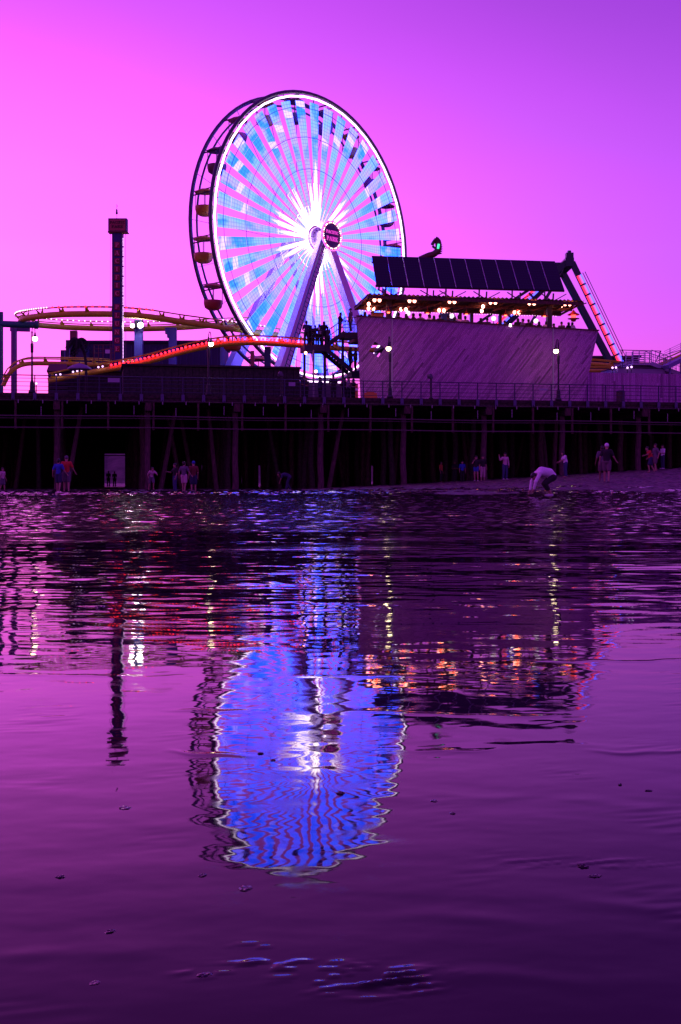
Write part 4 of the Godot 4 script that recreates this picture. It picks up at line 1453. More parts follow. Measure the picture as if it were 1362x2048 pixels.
func make_tower() -> void:
	var d := 92.0
	var k := d / FOCAL
	var navy := paint("tower_navy", 0.016, 0.010, 0.13, 0.5)
	var red := paint("letter_plate_red", 0.20, 0.008, 0.02, 0.6)
	var pink := paint("letter_rose", 0.75, 0.16, 0.24, 0.6)
	var base := at_px(236, 740, d)
	var t := thing("drop_tower", "slim navy drop tower with red letter plates and a square sign on top", "ride tower", Vector3(base.x, DECK, base.z))
	var top := at_px(236, 465, d).y - DECK
	var w := 19.5 * k
	var mb := MB.new()
	mb.box(Vector3(0, top * 0.5, 0), Vector3(w, top, w))
	obj("shaft", mb, navy, t)
	for e in [-1.0, 1.0]:
		mb = MB.new()
		mb.box(Vector3(e * (w * 0.5 - 0.02), top * 0.5, w * 0.5 + 0.01), Vector3(0.07, top, 0.06))
		obj("corner_rail", mb, paint("tower_trim", 0.06, 0.02, 0.09, 0.5), t)
		mb = MB.new()
		mb.tube([Vector3(e * 16.0 * k, 0.2, 0), Vector3(e * 15.0 * k, top, 0)], 0.014, 4)
		obj("guide_cable", mb, paint("guide_cable", 0.25, 0.06, 0.22, 0.6), t)
	var f := SystemFont.new()
	f.font_names = PackedStringArray(["Droid Serif"])
	f.font_weight = 700
	var word := "PACIFIC PLUNGE"
	var plate := MB.new()
	plate.box(Vector3.ZERO, Vector3(11.5 * k, 12.2 * k, 0.05))
	var plate_m := plate.mesh()
	for i in word.length():
		if word[i] == " ":
			continue
		var py := 492.0 + 16.1 * i if i < 7 else 615.5 + 16.7 * (i - 8)
		var y := at_px(236, py, d).y - DECK
		var p := obj("letter_plate", plate_m, red, t, Vector3(0, y, w * 0.5 + 0.03))
		var tm := TextMesh.new()
		tm.text = word[i]
		tm.font = f
		tm.font_size = 48
		tm.pixel_size = 0.0095
		tm.depth = 0.03
		obj("letter", tm, pink, p, Vector3(0, 0, 0.04))
	# sign box on top
	var sw := 37.0 * k
	var sh := 26.0 * k
	var sc := Vector3(1.5 * k, at_px(236, 452.5, d).y - DECK, 0.1)
	mb = MB.new()
	mb.box(sc + Vector3(0, 0, 0.15), Vector3(sw, sh, 0.6))
	var sb := obj("sign_box", mb, navy, t)
	mb = MB.new()
	mb.box(sc + Vector3(0, -0.02, 0.46), Vector3(sw - 5.0 * k, sh - 3.5 * k, 0.04))
	obj("sign_face", mb, paint("sign_face_rose", 0.42, 0.06, 0.07, 0.6), sb)
	mb = MB.new()
	mb.box(sc + Vector3(0, -sh * 0.5 - 0.03, 0.05), Vector3(sw + 0.08, 0.08, 0.8))
	obj("sign_ledge", mb, red, sb)
	for q in [["PACIFIC", 4.6, 0.0058], ["PARK", -3.6, 0.0066]]:
		var tm := TextMesh.new()
		tm.text = q[0]
		tm.font = f
		tm.font_size = 48
		tm.pixel_size = q[2]
		tm.depth = 0.03
		obj("sign_letters", tm, paint("sign_letter_dark", 0.06, 0.006, 0.012, 0.6), sb, sc + Vector3(0, q[1] * k, 0.50))
	# finial
	mb = MB.new()
	var ft := sc.y + sh * 0.5
	mb.lathe([Vector2(0.015, 0), Vector2(0.015, 11.0 * k), Vector2(2.0 * k, 11.2 * k), Vector2(2.3 * k, 13.5 * k), Vector2(1.6 * k, 17.0 * k), Vector2(1.9 * k, 18.5 * k), Vector2(1.4 * k, 20.5 * k), Vector2(0.3 * k, 22.5 * k), Vector2(0.012, 23.0 * k), Vector2(0.012, 28.0 * k)], Vector3(-2.5 * k, ft, 0), 10)
	mb.tube([Vector3(-2.3 * k, ft + 25.5 * k, 0), Vector3(-1.2 * k, ft + 27.5 * k, 0), Vector3(-2.0 * k, ft + 29.0 * k, 0), Vector3(-3.6 * k, ft + 30.2 * k, 0)], 0.02, 4)
	obj("finial", mb, navy, t)
	# lamp string down the edge
	mb = MB.new()
	var vio := glow("tower_string", 0.92, 0.42, 1.0, 2.4)
	for i in 92:
		var py := 478.0 + i * 2.8
		if i % 7 == 6 and i < 60:
			continue
		mb.ball(Vector3(w * 0.5 + 0.06, at_px(236, py, d).y - DECK, w * 0.3), 0.036, 6, 4)
	stuff(obj("light_string", mb, vio, t))

func make_swing_ship() -> void:
	var green := paint("ship_frame_green", 0.012, 0.045, 0.04, 0.45)
	var t := thing("swing_ship", "swinging ship ride with a red and blue lit frame leg and a dragon prow", "ride", at_px(1130, 790, 100) * Vector3(1, 0, 1) + Vector3(0, DECK, 0))
	var off := -t.position
	var top := at_px(1131, 532, 100)
	var put := func(called: String, mb: MB, m: Material, parent: Node = t) -> MeshInstance3D:
		var o := obj(called, mb, m, parent)
		if parent == t:
			o.position = off
		return o
	# four legs of the frame
	var feet := [[at_px(1243, 731, 98), top + Vector3(0.25, 0, 1.6)], [at_px(1226, 735, 103), top + Vector3(0.0, -0.3, -1.4)], [at_px(905, 735, 98), top + Vector3(-0.25, 0, 1.6)], [at_px(925, 735, 103), top + Vector3(-0.2, -0.3, -1.4)]]
	var legs := []
	for q in feet:
		var mb := MB.new()
		mb.bar(q[0], q[1], 0.46, 0.46)
		legs.append(put.call("frame_leg", mb, green))
	var mb2 := MB.new()
	mb2.bar(top + Vector3(0, 0, 1.9), top + Vector3(0, 0, -1.9), 0.7, 0.7)
	mb2.box(top + Vector3(0.05, 0.35, 1.4), Vector3(0.6, 0.9, 0.6))
	mb2.tube([top + Vector3(0.05, 0.8, 1.4), top + Vector3(0.05, 1.0, 1.4)], 0.16, 8)
	mb2.box(top + Vector3(-0.75, -0.15, 1.3), Vector3(0.9, 0.35, 0.4))
	put.call("axle_head", mb2, green)
	# lamp tubes on the two near legs
	var red := glow("leg_light_red", 1.0, 0.012, 0.02, 3.0)
	var blue := glow("leg_light_blue", 0.06, 0.07, 1.0, 4.0)
	var rose := glow("leg_light_rose", 1.0, 0.16, 0.72, 0.9)
	for l in [0, 2]:
		var a: Vector3 = feet[l][1]
		var b: Vector3 = feet[l][0]
		var d := (b - a).normalized()
		var side := d.cross(Vector3(0, 0, 1)).normalized()
		if side.x < 0:
			side = -side
		for i in 9:
			var f0 := 0.13 + i * 0.097
			var f1 := f0 + 0.080
			for q in [[-0.15, red], [0.0, rose], [0.15, blue]]:
				var mb := MB.new()
				var o: Vector3 = side * q[0] + Vector3(0, 0, 0.28)
				mb.bar(a.lerp(b, f0) + o, a.lerp(b, f1) + o, 0.13, 0.08, Vector3(0, 0, 1))
				obj("light_tube", mb, q[1], legs[l])
		if l == 0:
			for e in [0.42, 0.62]:
				var mb := MB.new()
				mb.bar(a.lerp(b, 0.12) + side * e, b + side * e, 0.05, 0.05)
				obj("hand_rail", mb, green, legs[l])
	# the ship, swung up towards the wheel
	var r := 10.2
	var hull := paint("ship_hull_green", 0.05, 0.16, 0.09, 0.5)
	var sec := []
	for i in 25:
		var a := deg_to_rad(-90.0 - 44.0 + 62.0 * (i / 24.0 - 0.5))
		var w := 0.35 + 1.05 * sin(PI * clampf(i / 24.0, 0.02, 0.98))
		sec.append([top + Vector3(cos(a) * r, sin(a) * r, 0), Vector3(cos(a), sin(a), 0), w])
	mb2 = MB.new()
	for i in 24:
		var p: Array = sec[i]
		var q: Array = sec[i + 1]
		var z := Vector3(0, 0, 1)
		var c := []
		for e in [p, q]:
			c.append([e[0] + z * e[2], e[0] + z * e[2] * 0.7 + e[1] * 1.0, e[0] - z * e[2] * 0.7 + e[1] * 1.0, e[0] - z * e[2]])
		for j in 3:
			mb2.quad(c[0][j], c[0][j + 1], c[1][j + 1], c[1][j])
			mb2.quad(c[1][j], c[1][j + 1], c[0][j + 1], c[0][j])
		mb2.quad(p[0] + z * p[2] + p[1] * 0.4, p[0] - z * p[2] + p[1] * 0.4, q[0] - z * q[2] + q[1] * 0.4, q[0] + z * q[2] + q[1] * 0.4)
	var hu: MeshInstance3D = put.call("hull", mb2, hull)
	for i in [7, 17]:
		for zz in [0.8, -0.8]:
			var mb := MB.new()
			mb.bar(top + Vector3(0, 0, zz), sec[i][0] + Vector3(0, 0, zz), 0.14, 0.14)
			obj("swing_arm", mb, green, hu)
	# dragon prow: a curling neck with a crest, a head with an open mouth, and a green lamp
	var maroon := paint("dragon_maroon", 0.10, 0.02, 0.02, 0.5)
	var neck := MB.new()
	neck.tube(smooth_path([at_px(838, 520, 99), at_px(856, 512, 99), at_px(868, 508, 99), at_px(876, 500, 99), at_px(877, 490, 99), at_px(875, 482, 99), at_px(870, 479, 99)], 0.15), 0.27, 10)
	put.call("dragon_neck", neck, maroon)
	var head := MB.new()
	head.tube(smooth_path([at_px(877, 484, 99), at_px(873, 478, 99), at_px(868, 483, 99), at_px(864, 490, 99)], 0.12), 0.14, 8)
	head.tube(smooth_path([at_px(876, 494, 99), at_px(870, 496, 99), at_px(865, 492, 99)], 0.12), 0.10, 8)
	put.call("dragon_head", head, maroon)
	for i in 6:
		var c := at_px(879.5 - 0.35 * (i - 2.5) * (i - 2.5) * 0.5, 488 + i * 3.6, 99)
		var mb := MB.new()
		mb.tri(c + Vector3(-0.1, 0.12, 0.05), c + Vector3(0.28, -0.06, 0), c + Vector3(-0.1, -0.14, 0.05))
		mb.tri(c + Vector3(-0.1, -0.14, -0.05), c + Vector3(0.28, -0.06, 0), c + Vector3(-0.1, 0.12, -0.05))
		put.call("crest_spike", mb, maroon)
	var lt := MB.new()
	lt.tube([at_px(876, 497, 98.6), at_px(877.5, 488, 98.6)], 0.09, 8)
	put.call("dragon_light", lt, glow("dragon_green", 0.05, 1.0, 0.45, 1.4))

# ---------------------------------------------------------------- buildings and small things on the pier
func pier_box(mb: MB, x0: float, y0: float, x1: float, y1: float, t: float, depth: float) -> void:
	var a := loc(x0, y0, t)
	var b := loc(x1, y1, t)
	mb.box(Vector3((a.x + b.x) * 0.5, (a.y + b.y) * 0.5, -t - depth * 0.5), Vector3(absf(b.x - a.x), absf(a.y - b.y), depth))

func on_deck(called: String, label: String, category: String, group := "") -> Node3D:
	return thing(called, label, category, pier(0, DECK, 0), pier_turn, group)

func make_park() -> void:
	rng.seed = 7
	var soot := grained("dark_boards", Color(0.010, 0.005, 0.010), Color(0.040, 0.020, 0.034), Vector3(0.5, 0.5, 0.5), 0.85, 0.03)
	var dark := paint("terrace_steel", 0.02, 0.012, 0.018, 0.5)
	# long low dark building in front of the wheel: boarded wall and a flat roof
	var t := on_deck("low_building", "long low dark boarded building in front of the ferris wheel", "building")
	var a := loc(246, 728, 5.0)
	var b := loc(600, 732, 5.0)
	var mb := MB.new()
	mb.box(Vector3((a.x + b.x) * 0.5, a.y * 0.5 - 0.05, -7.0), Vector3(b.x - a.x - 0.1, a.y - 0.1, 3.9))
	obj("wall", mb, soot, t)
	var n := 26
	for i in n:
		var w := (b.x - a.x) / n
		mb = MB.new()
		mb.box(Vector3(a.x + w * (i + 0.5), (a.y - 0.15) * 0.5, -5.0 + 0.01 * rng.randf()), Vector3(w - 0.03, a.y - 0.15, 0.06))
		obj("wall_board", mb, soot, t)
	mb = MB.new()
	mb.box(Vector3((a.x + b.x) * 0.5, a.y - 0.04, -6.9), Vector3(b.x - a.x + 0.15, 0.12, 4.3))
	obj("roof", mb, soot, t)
	# lower shed beside it, under the climbing track
	t = on_deck("shed", "low dark shed under the climbing end of the red lit track", "shed")
	mb = MB.new()
	pier_box(mb, 136, 743, 244, 803, 13.0, 3.0)
	obj("wall", mb, soot, t)
	mb = MB.new()
	pier_box(mb, 133, 739, 245, 743, 12.8, 3.4)
	obj("roof", mb, paint("shed_roof", 0.03, 0.02, 0.045, 0.7), t)
	# kiosk with a hipped roof
	t = on_deck("kiosk", "small dark kiosk with a brown sloping roof beside the lamp post", "kiosk")
	mb = MB.new()
	pier_box(mb, 96, 742, 136, 803, 13.2, 1.8)
	obj("wall", mb, soot, t)
	for k in 5:
		mb = MB.new()
		pier_box(mb, 96.5, 746 + k * 8.5, 135.5, 753 + k * 8.5, 13.1, 0.06)
		obj("wall_board", mb, paint("kiosk_board", 0.045, 0.022, 0.045, 0.7), t)
	mb = MB.new()
	var k0 := loc(93, 742, 13.0); var k1 := loc(138, 742, 13.0)
	var h0 := loc(98, 728, 14.0); var h1 := loc(133, 728, 14.0)
	var r0 := Vector3(k0.x, k0.y, -15.2); var r1 := Vector3(k1.x, k1.y, -15.2)
	mb.quad(k0, h0, h1, k1); mb.quad(r1, h1, h0, r0); mb.tri(r0, h0, k0); mb.tri(k1, h1, r1); mb.quad(k0, k1, r1, r0)
	obj("roof", mb, paint("kiosk_roof", 0.10, 0.04, 0.05, 0.8), t)
	# parasol
	var up := on_pier(159, 737, 4.6)
	t = thing("parasol", "purple parasol open beside the kiosk", "parasol", pier(up.x, DECK, 4.6), pier_turn)
	mb = MB.new()
	mb.tube([Vector3(0, 0, 0), Vector3(0, up.y - DECK + 0.45, 0)], 0.03, 6)
	obj("pole", mb, dark, t)
	mb = MB.new()
	mb.lathe([Vector2(0.80, up.y - DECK - 0.05), Vector2(0.78, up.y - DECK + 0.02), Vector2(0.45, up.y - DECK + 0.22), Vector2(0.0, up.y - DECK + 0.36)], Vector3.ZERO, 8)
	mb.lathe([Vector2(0.0, up.y - DECK + 0.30), Vector2(0.78, up.y - DECK - 0.06)], Vector3.ZERO, 8)
	obj("canopy", mb, paint("parasol_purple", 0.16, 0.10, 0.22, 0.7), t)
	make_palm()
	make_ride_hall()
	make_stairs()
	make_right_end()
	make_small_things()

func make_palm() -> void:
	var d := 84.0
	var foot := at_px(172, 790, d)
	var top := at_px(156, 678, d)
	var t := thing("palm_tree", "small dark palm tree with drooping fronds in front of the blue hall", "palm", Vector3(foot.x, DECK, foot.z))
	var mb := MB.new()
	var tip := Vector3(top.x - foot.x, top.y - DECK, 0)
	mb.tube(smooth_path([Vector3.ZERO, Vector3(0.02, 1.6, 0), Vector3(-0.08, tip.y * 0.75, 0), tip], 0.3), 0.10, 8)
	obj("trunk", mb, paint("palm_bark", 0.03, 0.02, 0.025, 0.9), t)
	rng.seed = 21
	var green := paint("palm_leaf", 0.012, 0.022, 0.012, 0.7)
	for i in 34:
		var az := TAU * i / 34.0 * 1.618 * 5.0
		var lift := rng.randf_range(-0.5, 1.1)
		var reach := rng.randf_range(0.55, 0.92)
		var out := Vector3(cos(az), 0, sin(az))
		var rib := []
		for k in 8:
			var f := k / 7.0
			rib.append(tip + out * (reach * f) + Vector3.UP * (lift * 0.55 * f - 0.95 * f * f * (0.7 + 0.3 * reach)))
		var fm := MB.new()
		for k in range(1, 8):
			var p: Vector3 = rib[k]
			var fw: Vector3 = (rib[k] - rib[k - 1]).normalized()
			var sd := fw.cross(Vector3.UP).normalized()
			for e in [-1.0, 1.0]:
				for q in 2:
					var o := p - fw * 0.06 * q
					var ll := 0.30 * sin(PI * (0.15 + 0.8 * k / 8.0)) + 0.04
					var en: Vector3 = o + sd * e * ll * 0.75 + fw * ll * 0.5 + Vector3.DOWN * ll * rng.randf_range(0.3, 0.7)
					fm.tri(o - fw * 0.045, en, o + fw * 0.045)
					fm.tri(o + fw * 0.045, en, o - fw * 0.045)
		fm.tube(rib, 0.02, 4)
		obj("frond", fm, green, t)

func make_ride_hall() -> void:
	# blue hall behind the coaster
	var d := 103.0
	var t := thing("ride_hall", "dark blue flat roofed hall behind the coaster columns", "building", Vector3(0, DECK, 0))
	var off := -t.position
	var navy := paint("hall_navy", 0.030, 0.022, 0.095, 0.7)
	var rib := paint("hall_rib", 0.045, 0.032, 0.13, 0.7)
	var a := at_px(172, 683, d)
	var b := at_px(440, 683, d)
	var mb := MB.new()
	mb.box(Vector3((a.x + b.x) * 0.5, (a.y + DECK) * 0.5, -d - 4.0), Vector3(b.x - a.x, a.y - DECK, 8.0))
	obj("wall", mb, navy, t, off)
	for i in 22:
		mb = MB.new()
		var x := lerpf(a.x + 0.2, b.x - 0.2, i / 21.0)
		mb.box(Vector3(x, (a.y + DECK) * 0.5 - 0.15, -d + 0.04), Vector3(0.09, a.y - DECK - 0.4, 0.10))
		obj("wall_rib", mb, rib, t, off)
	mb = MB.new()
	mb.box(Vector3((a.x + b.x) * 0.5, a.y - 0.02, -d - 3.9), Vector3(b.x - a.x + 0.3, 0.18, 8.3))
	obj("roof", mb, paint("hall_roof", 0.02, 0.014, 0.05, 0.6), t, off)
	# stepped blue end of the hall
	t = thing("ticket_block", "stepped navy block beside the hall with pale corner strips", "building", Vector3(0, DECK, 0))
	for q in [[121, 131, 700], [131.5, 140.5, 680], [152, 171, 690]]:
		mb = MB.new()
		var p := at_px(q[0], q[2], 101.0)
		var r := at_px(q[1], q[2], 101.0)
		mb.box(Vector3((p.x + r.x) * 0.5, (p.y + DECK) * 0.5, -102.0), Vector3(r.x - p.x, p.y - DECK, 2.0))
		obj("wall", mb, navy, t, -t.position)
		mb = MB.new()
		mb.box(Vector3(r.x - 0.05, (p.y + DECK) * 0.5, -100.97), Vector3(0.07, p.y - DECK - 0.1, 0.06))
		obj("corner_strip", mb, paint("hall_strip", 0.16, 0.12, 0.42, 0.5), t, -t.position)
	# cage frame with a white notice by the tower
	t = thing("cage_frame", "rusty tube cage frame with a white notice at the tower foot", "frame", Vector3(0, DECK, 0))
	var rust := paint("cage_rust", 0.13, 0.035, 0.04, 0.6)
	for x in [188, 197, 206, 222, 229]:
		mb = MB.new()
		var p := at_px(x, 690 if x != 222 else 694, 90.0)
		mb.tube([Vector3(p.x, DECK, p.z), p], 0.035, 6)
		obj("upright", mb, rust, t, -t.position)
	for y in [690, 698, 706, 718]:
		mb = MB.new()
		mb.tube([at_px(187, y, 90), at_px(230, y, 90)], 0.03, 6)
		obj("cross_tube", mb, rust, t, -t.position)
	mb = MB.new()
	var s := at_px(215, 703, 89.9)
	mb.box(s, Vector3(0.34, 0.28, 0.03))
	obj("notice", mb, paint("notice_white", 0.55, 0.5, 0.58, 0.6), t, -t.position)

func stair_flight(t: Node3D, a: Vector3, b: Vector3, w: float, m: Material, steps: int) -> void:
	# a: lower end, b: upper end, in the axes of t; the flight is w deep
	for e in [0.0, -w]:
		var mb := MB.new()
		mb.bar(a + Vector3(0, 0, e), b + Vector3(0, 0, e), 0.06, 0.30)
		obj("stringer", mb, m, t)
		mb = MB.new()
		mb.bar(a + Vector3(0, 1.0, e), b + Vector3(0, 1.0, e), 0.05, 0.05)
		obj("hand_rail", mb, m, t)
		mb = MB.new()
		mb.bar(a + Vector3(0, 0.55, e), b + Vector3(0, 0.55, e), 0.03, 0.03)
		obj("mid_rail", mb, m, t)
		for i in 9:
			mb = MB.new()
			var p := a.lerp(b, i / 8.0) + Vector3(0, 0, e)
			mb.box(p + Vector3(0, 0.5, 0), Vector3(0.03, 1.0, 0.03))
			obj("baluster", mb, m, t)
	for i in steps:
		var mb := MB.new()
		mb.box(a.lerp(b, (i + 0.5) / steps) + Vector3(0, 0.08, -w * 0.5), Vector3(absf(b.x - a.x) / steps + 0.05, 0.05, w - 0.08))
		obj("tread", mb, m, t)

func landing(t: Node3D, x0: float, x1: float, y: float, z0: float, z1: float, m: Material, rails: bool) -> void:
	var mb := MB.new()
	mb.box(Vector3((x0 + x1) * 0.5, y - 0.2, (z0 + z1) * 0.5), Vector3(x1 - x0, 0.40, z0 - z1))
	obj("landing", mb, m, t)
	if rails:
		for z in [z0, z1]:
			for h in [1.05, 0.55]:
				mb = MB.new()
				mb.bar(Vector3(x0, y + h, z), Vector3(x1, y + h, z), 0.04, 0.05)
				obj("hand_rail", mb, m, t)
			for i in 8:
				mb = MB.new()
				mb.box(Vector3(lerpf(x0, x1, i / 7.0), y + 0.52, z), Vector3(0.03, 1.05, 0.03))
				obj("baluster", mb, m, t)

var platform_y := 0.0
var stair_z := -6.5

func make_stairs() -> void:
	var m := paint("stair_steel", 0.022, 0.012, 0.045, 0.5)
	var t := on_deck("outdoor_stairs", "dark steel double staircase climbing to the terrace beside the plank wall", "staircase")
	var tt := 6.5
	var p0 := loc(609, 690, tt); var p1 := loc(660, 690, tt)
	platform_y = p0.y
	landing(t, p0.x, p1.x, p0.y, -tt, -tt - 1.8, m, true)
	var u0 := loc(655, 690, tt); var u1 := loc(690, 665, tt)
	stair_flight(t, u0, u1, 1.6, m, 8)
	var q0 := loc(688, 664, tt); var q1 := loc(718, 664, tt)
	landing(t, q0.x, q1.x, q0.y, -tt, -tt - 1.8, m, true)
	var l0 := loc(704, 742, tt); var l1 := loc(652, 699, tt)
	stair_flight(t, l0 + Vector3(0, 0, 0.1), l1 + Vector3(0, 0, 0.1), 1.6, m, 10)
	var l2 := Vector3(l0.x + 1.0, l0.y, -tt + 0.1)
	landing(t, l0.x - 0.05, l2.x + 0.3, l0.y, -tt + 0.1, -tt - 1.5, m, false)
	for x in [p0.x + 0.15, p1.x - 0.2, q0.x + 0.1, l2.x]:
		var mb := MB.new()
		var top: float = p0.y if x < p1.x else (q0.y if x < l0.x else l0.y)
		mb.box(Vector3(x, (top - 0.4) * 0.5, -tt - 0.9), Vector3(0.16, top - 0.4, 0.16))
		obj("stair_post", mb, m, t)
	# slim pale lamp mast in front of the landing
	var mp := on_pier(627, 790, 4.5)
	var mt := thing("slim_mast", "slim pale mast with two small lamps under the stair landing", "lamp post", pier(mp.x, DECK, 4.5), pier_turn)
	var mb2 := MB.new()
	mb2.tube([Vector3.ZERO, Vector3(0, on_pier(627, 700, 4.5).y - DECK, 0)], [0.07, 0.055], 8)
	obj("pole", mb2, paint("mast_grey", 0.22, 0.16, 0.24, 0.5), mt)
	for q in [[631.5, 743], [611, 706]]:
		mb2 = MB.new()
		var lp := on_pier(q[0], q[1], 4.5)
		mb2.ball(Vector3(lp.x - mp.x, lp.y - DECK, 0.05), 0.10, 10, 8)
		obj("lamp_bulb", mb2, glow("canopy_bulb", 1.0, 0.30, 0.22, 12.0), mt)
		mb2 = MB.new()
		mb2.bar(Vector3(0, lp.y - DECK + 0.1, 0), Vector3(lp.x - mp.x, lp.y - DECK + 0.1, 0.04), 0.03, 0.03)
		obj("lamp_arm", mb2, paint("mast_grey", 0.22, 0.16, 0.24, 0.5), mt)
	# loading platform under the wheel, edged with bright tubes
	var wt := on_deck("wheel_platform", "low boarding platform under the ferris wheel with a bright lit edge", "platform")
	var w0 := loc(598, 766, 22.0); var w1 := loc(716, 768, 22.0)
	mb2 = MB.new()
	mb2.box(Vector3((w0.x + w1.x) * 0.5, w0.y * 0.5, -25.5), Vector3(w1.x - w0.x, w0.y, 7.0))
	obj("base", mb2, paint("platform_grey", 0.10, 0.07, 0.12, 0.7), wt)
	mb2 = MB.new()
	mb2.bar(Vector3(w0.x + 0.3, w0.y + 0.16, -22.0), Vector3(w1.x - 1.5, w0.y + 0.10, -22.0), 0.10, 0.12)
	obj("edge_light", mb2, glow("edge_light", 0.95, 0.60, 1.0, 3.0), wt)

func make_right_end() -> void:
	rng.seed = 61
	# low wall of upright planks to the right of the terrace
	var t := on_deck("plank_fence", "low wall of upright purple grey planks running on from the terrace", "wall")
	var a := loc(1148, 744, 3.3)
	var x1 := 40.0
	var mb := MB.new()
	mb.box(Vector3((a.x + x1) * 0.5, a.y * 0.5, -3.45), Vector3(x1 - a.x, a.y - 0.05, 0.12))
	obj("wall_backing", mb, paint("wall_backing", 0.05, 0.04, 0.05, 0.9), t)
	var poly := PackedVector2Array([Vector2(a.x, 0), Vector2(x1, 0), Vector2(x1, a.y), Vector2(a.x, a.y)])
	stuff(obj("plank_cladding", boards(poly, PackedVector2Array(), 90.0, 0.15, 3.2, Vector3(0, 0, -3.35), Vector3(0, 0, 1)), wood("weathered_plank", 0.68, 0.26, 0.62), t))
	# stepped pale roofs behind it
	t = on_deck("stepped_block", "pale stepped flat roofed block behind the low plank wall", "building")
	var lilac := paint("roof_lilac", 0.30, 0.22, 0.34, 0.7)
	for q in [[1236, 736, 1330, 750, 6.0], [1262, 728, 1318, 737, 7.5], [1262, 721, 1278, 729, 8.5]]:
		mb = MB.new()
		pier_box(mb, q[0], q[1], q[2], q[3], q[4], 3.0)
		obj("roof_step", mb, lilac, t)
		mb = MB.new()
		pier_box(mb, q[0] - 1, q[1] - 1.2, q[2] + 1, q[1] + 0.4, q[4] - 0.1, 3.2)
		obj("roof_lip", mb, paint("roof_lip", 0.10, 0.05, 0.12, 0.7), t)
	# maroon building further back
	t = thing("maroon_hall", "low maroon building behind the lit leg of the swing ship", "building", Vector3(0, DECK, 0))
	mb = MB.new()
	var p := at_px(1140, 716, 112)
	var r := at_px(1276, 719, 112)
	mb.box(Vector3((p.x + r.x) * 0.5, (p.y + DECK) * 0.5, -115), Vector3(r.x - p.x, p.y - DECK, 6))
	obj("wall", mb, paint("maroon", 0.10, 0.012, 0.03, 0.7), t, -t.position)
	mb = MB.new()
	mb.box(Vector3((p.x + r.x) * 0.5, p.y + 0.08, -114.8), Vector3(r.x - p.x + 0.4, 0.16, 6.6))
	obj("roof", mb, paint("maroon_roof", 0.06, 0.008, 0.025, 0.7), t, -t.position)
	# pale steel stair with railings
	t = on_deck("access_stairs", "pale metal access stair with railings above the low plank wall", "staircase")
	var steel := paint("pale_steel", 0.42, 0.34, 0.46, 0.45)
	var tt := 6.8
	var s0 := loc(1366, 750, tt); var s1 := loc(1303, 727, tt)
	stair_flight(t, s0, s1, 1.0, steel, 9)
	var g0 := loc(1266, 728, tt); var g1 := loc(1303, 728, tt)
	mb = MB.new()
	mb.box(Vector3((g0.x + g1.x) * 0.5, g0.y, -tt - 0.6), Vector3(g1.x - g0.x, 0.10, 1.2))
	obj("landing", mb, steel, t)
	for z in [0.0, -1.2]:
		for k in 6:
			mb = MB.new()
			mb.bar(g0 + Vector3(0, 0.15 + 0.16 * k, z), g1 + Vector3(0, 0.15 + 0.16 * k, z), 0.035, 0.035)
			obj("rail", mb, steel, t)
		for x in [g0.x, (g0.x * 2 + g1.x) / 3.0, g1.x]:
			mb = MB.new()
			mb.box(Vector3(x, g0.y + 0.52, -tt + z), Vector3(0.05, 1.04, 0.05))
			obj("post", mb, steel, t)
	# the thin dark rail frame above
	t = on_deck("rail_frame", "thin dark pipe frame standing behind the access stair", "frame")
	var pipe := paint("frame_pipe", 0.10, 0.04, 0.12, 0.5)
	for q in [[1240, 700, 1322, 702], [1320, 702, 1318, 740], [1300, 702, 1299, 740], [1244, 700, 1245, 740], [1322, 702, 1304, 738], [1322, 712, 1362, 700], [1330, 713, 1330, 740]]:
		mb = MB.new()
		mb.bar(loc(q[0], q[1], 8.6), loc(q[2], q[3], 8.6), 0.05, 0.05)
		obj("pipe", mb, pipe, t)
	# sloping conveyor going up to the right
	t = on_deck("loading_ramp", "pale violet ramp with wires rising at the edge of the picture", "ramp")
	var violet := paint("ramp_violet", 0.20, 0.14, 0.36, 0.6)
	mb = MB.new()
	mb.bar(loc(1330, 735, 5.6), loc(1420, 690, 5.6), 1.2, 0.30)
	obj("deck", mb, violet, t)
	for k in 3:
		mb = MB.new()
		mb.bar(loc(1328, 711 - 4.0 * k, 5.6), loc(1420, 668 - 4.0 * k, 5.6), 0.025, 0.025)
		obj("wire", mb, violet, t)
	for q in [1340, 1362, 1384]:
		mb = MB.new()
		var c := loc(q, 730 - (q - 1330) * 0.5, 5.6)
		mb.box(c + Vector3(0, 0.5, 0), Vector3(0.04, 1.1, 0.04))
		mb.box(Vector3(c.x, c.y * 0.5, c.z), Vector3(0.12, c.y, 0.12))
		obj("post", mb, violet, t)
	# lamps along the far low track
	var names := ["first", "second", "third", "fourth", "fifth"]
	var spots := [[1225, 735.5], [1232, 735], [1255, 735.5], [1263, 734], [1361, 722.5]]
	for i in 5:
		var sp := at_px(spots[i][0], spots[i][1], 88.0)
		var o := thing("marker_lamp", "small violet white marker lamp above the low plank wall, %s from the terrace" % names[i], "lamp", sp, 0.0, "marker lamps above the plank wall")
		mb = MB.new()
		mb.ball(Vector3.ZERO, 0.075, 8, 6)
		obj("lamp_bulb", mb, glow("track_bulb_violet", 0.85, 0.42, 1.0, 3.0), o)
		mb = MB.new()
		mb.tube([Vector3(0, -0.07, 0), Vector3(0, -0.4, -0.05)], 0.02, 5)
		obj("lamp_stem", mb, paint("lamp_iron", 0.012, 0.010, 0.018, 0.45), o)

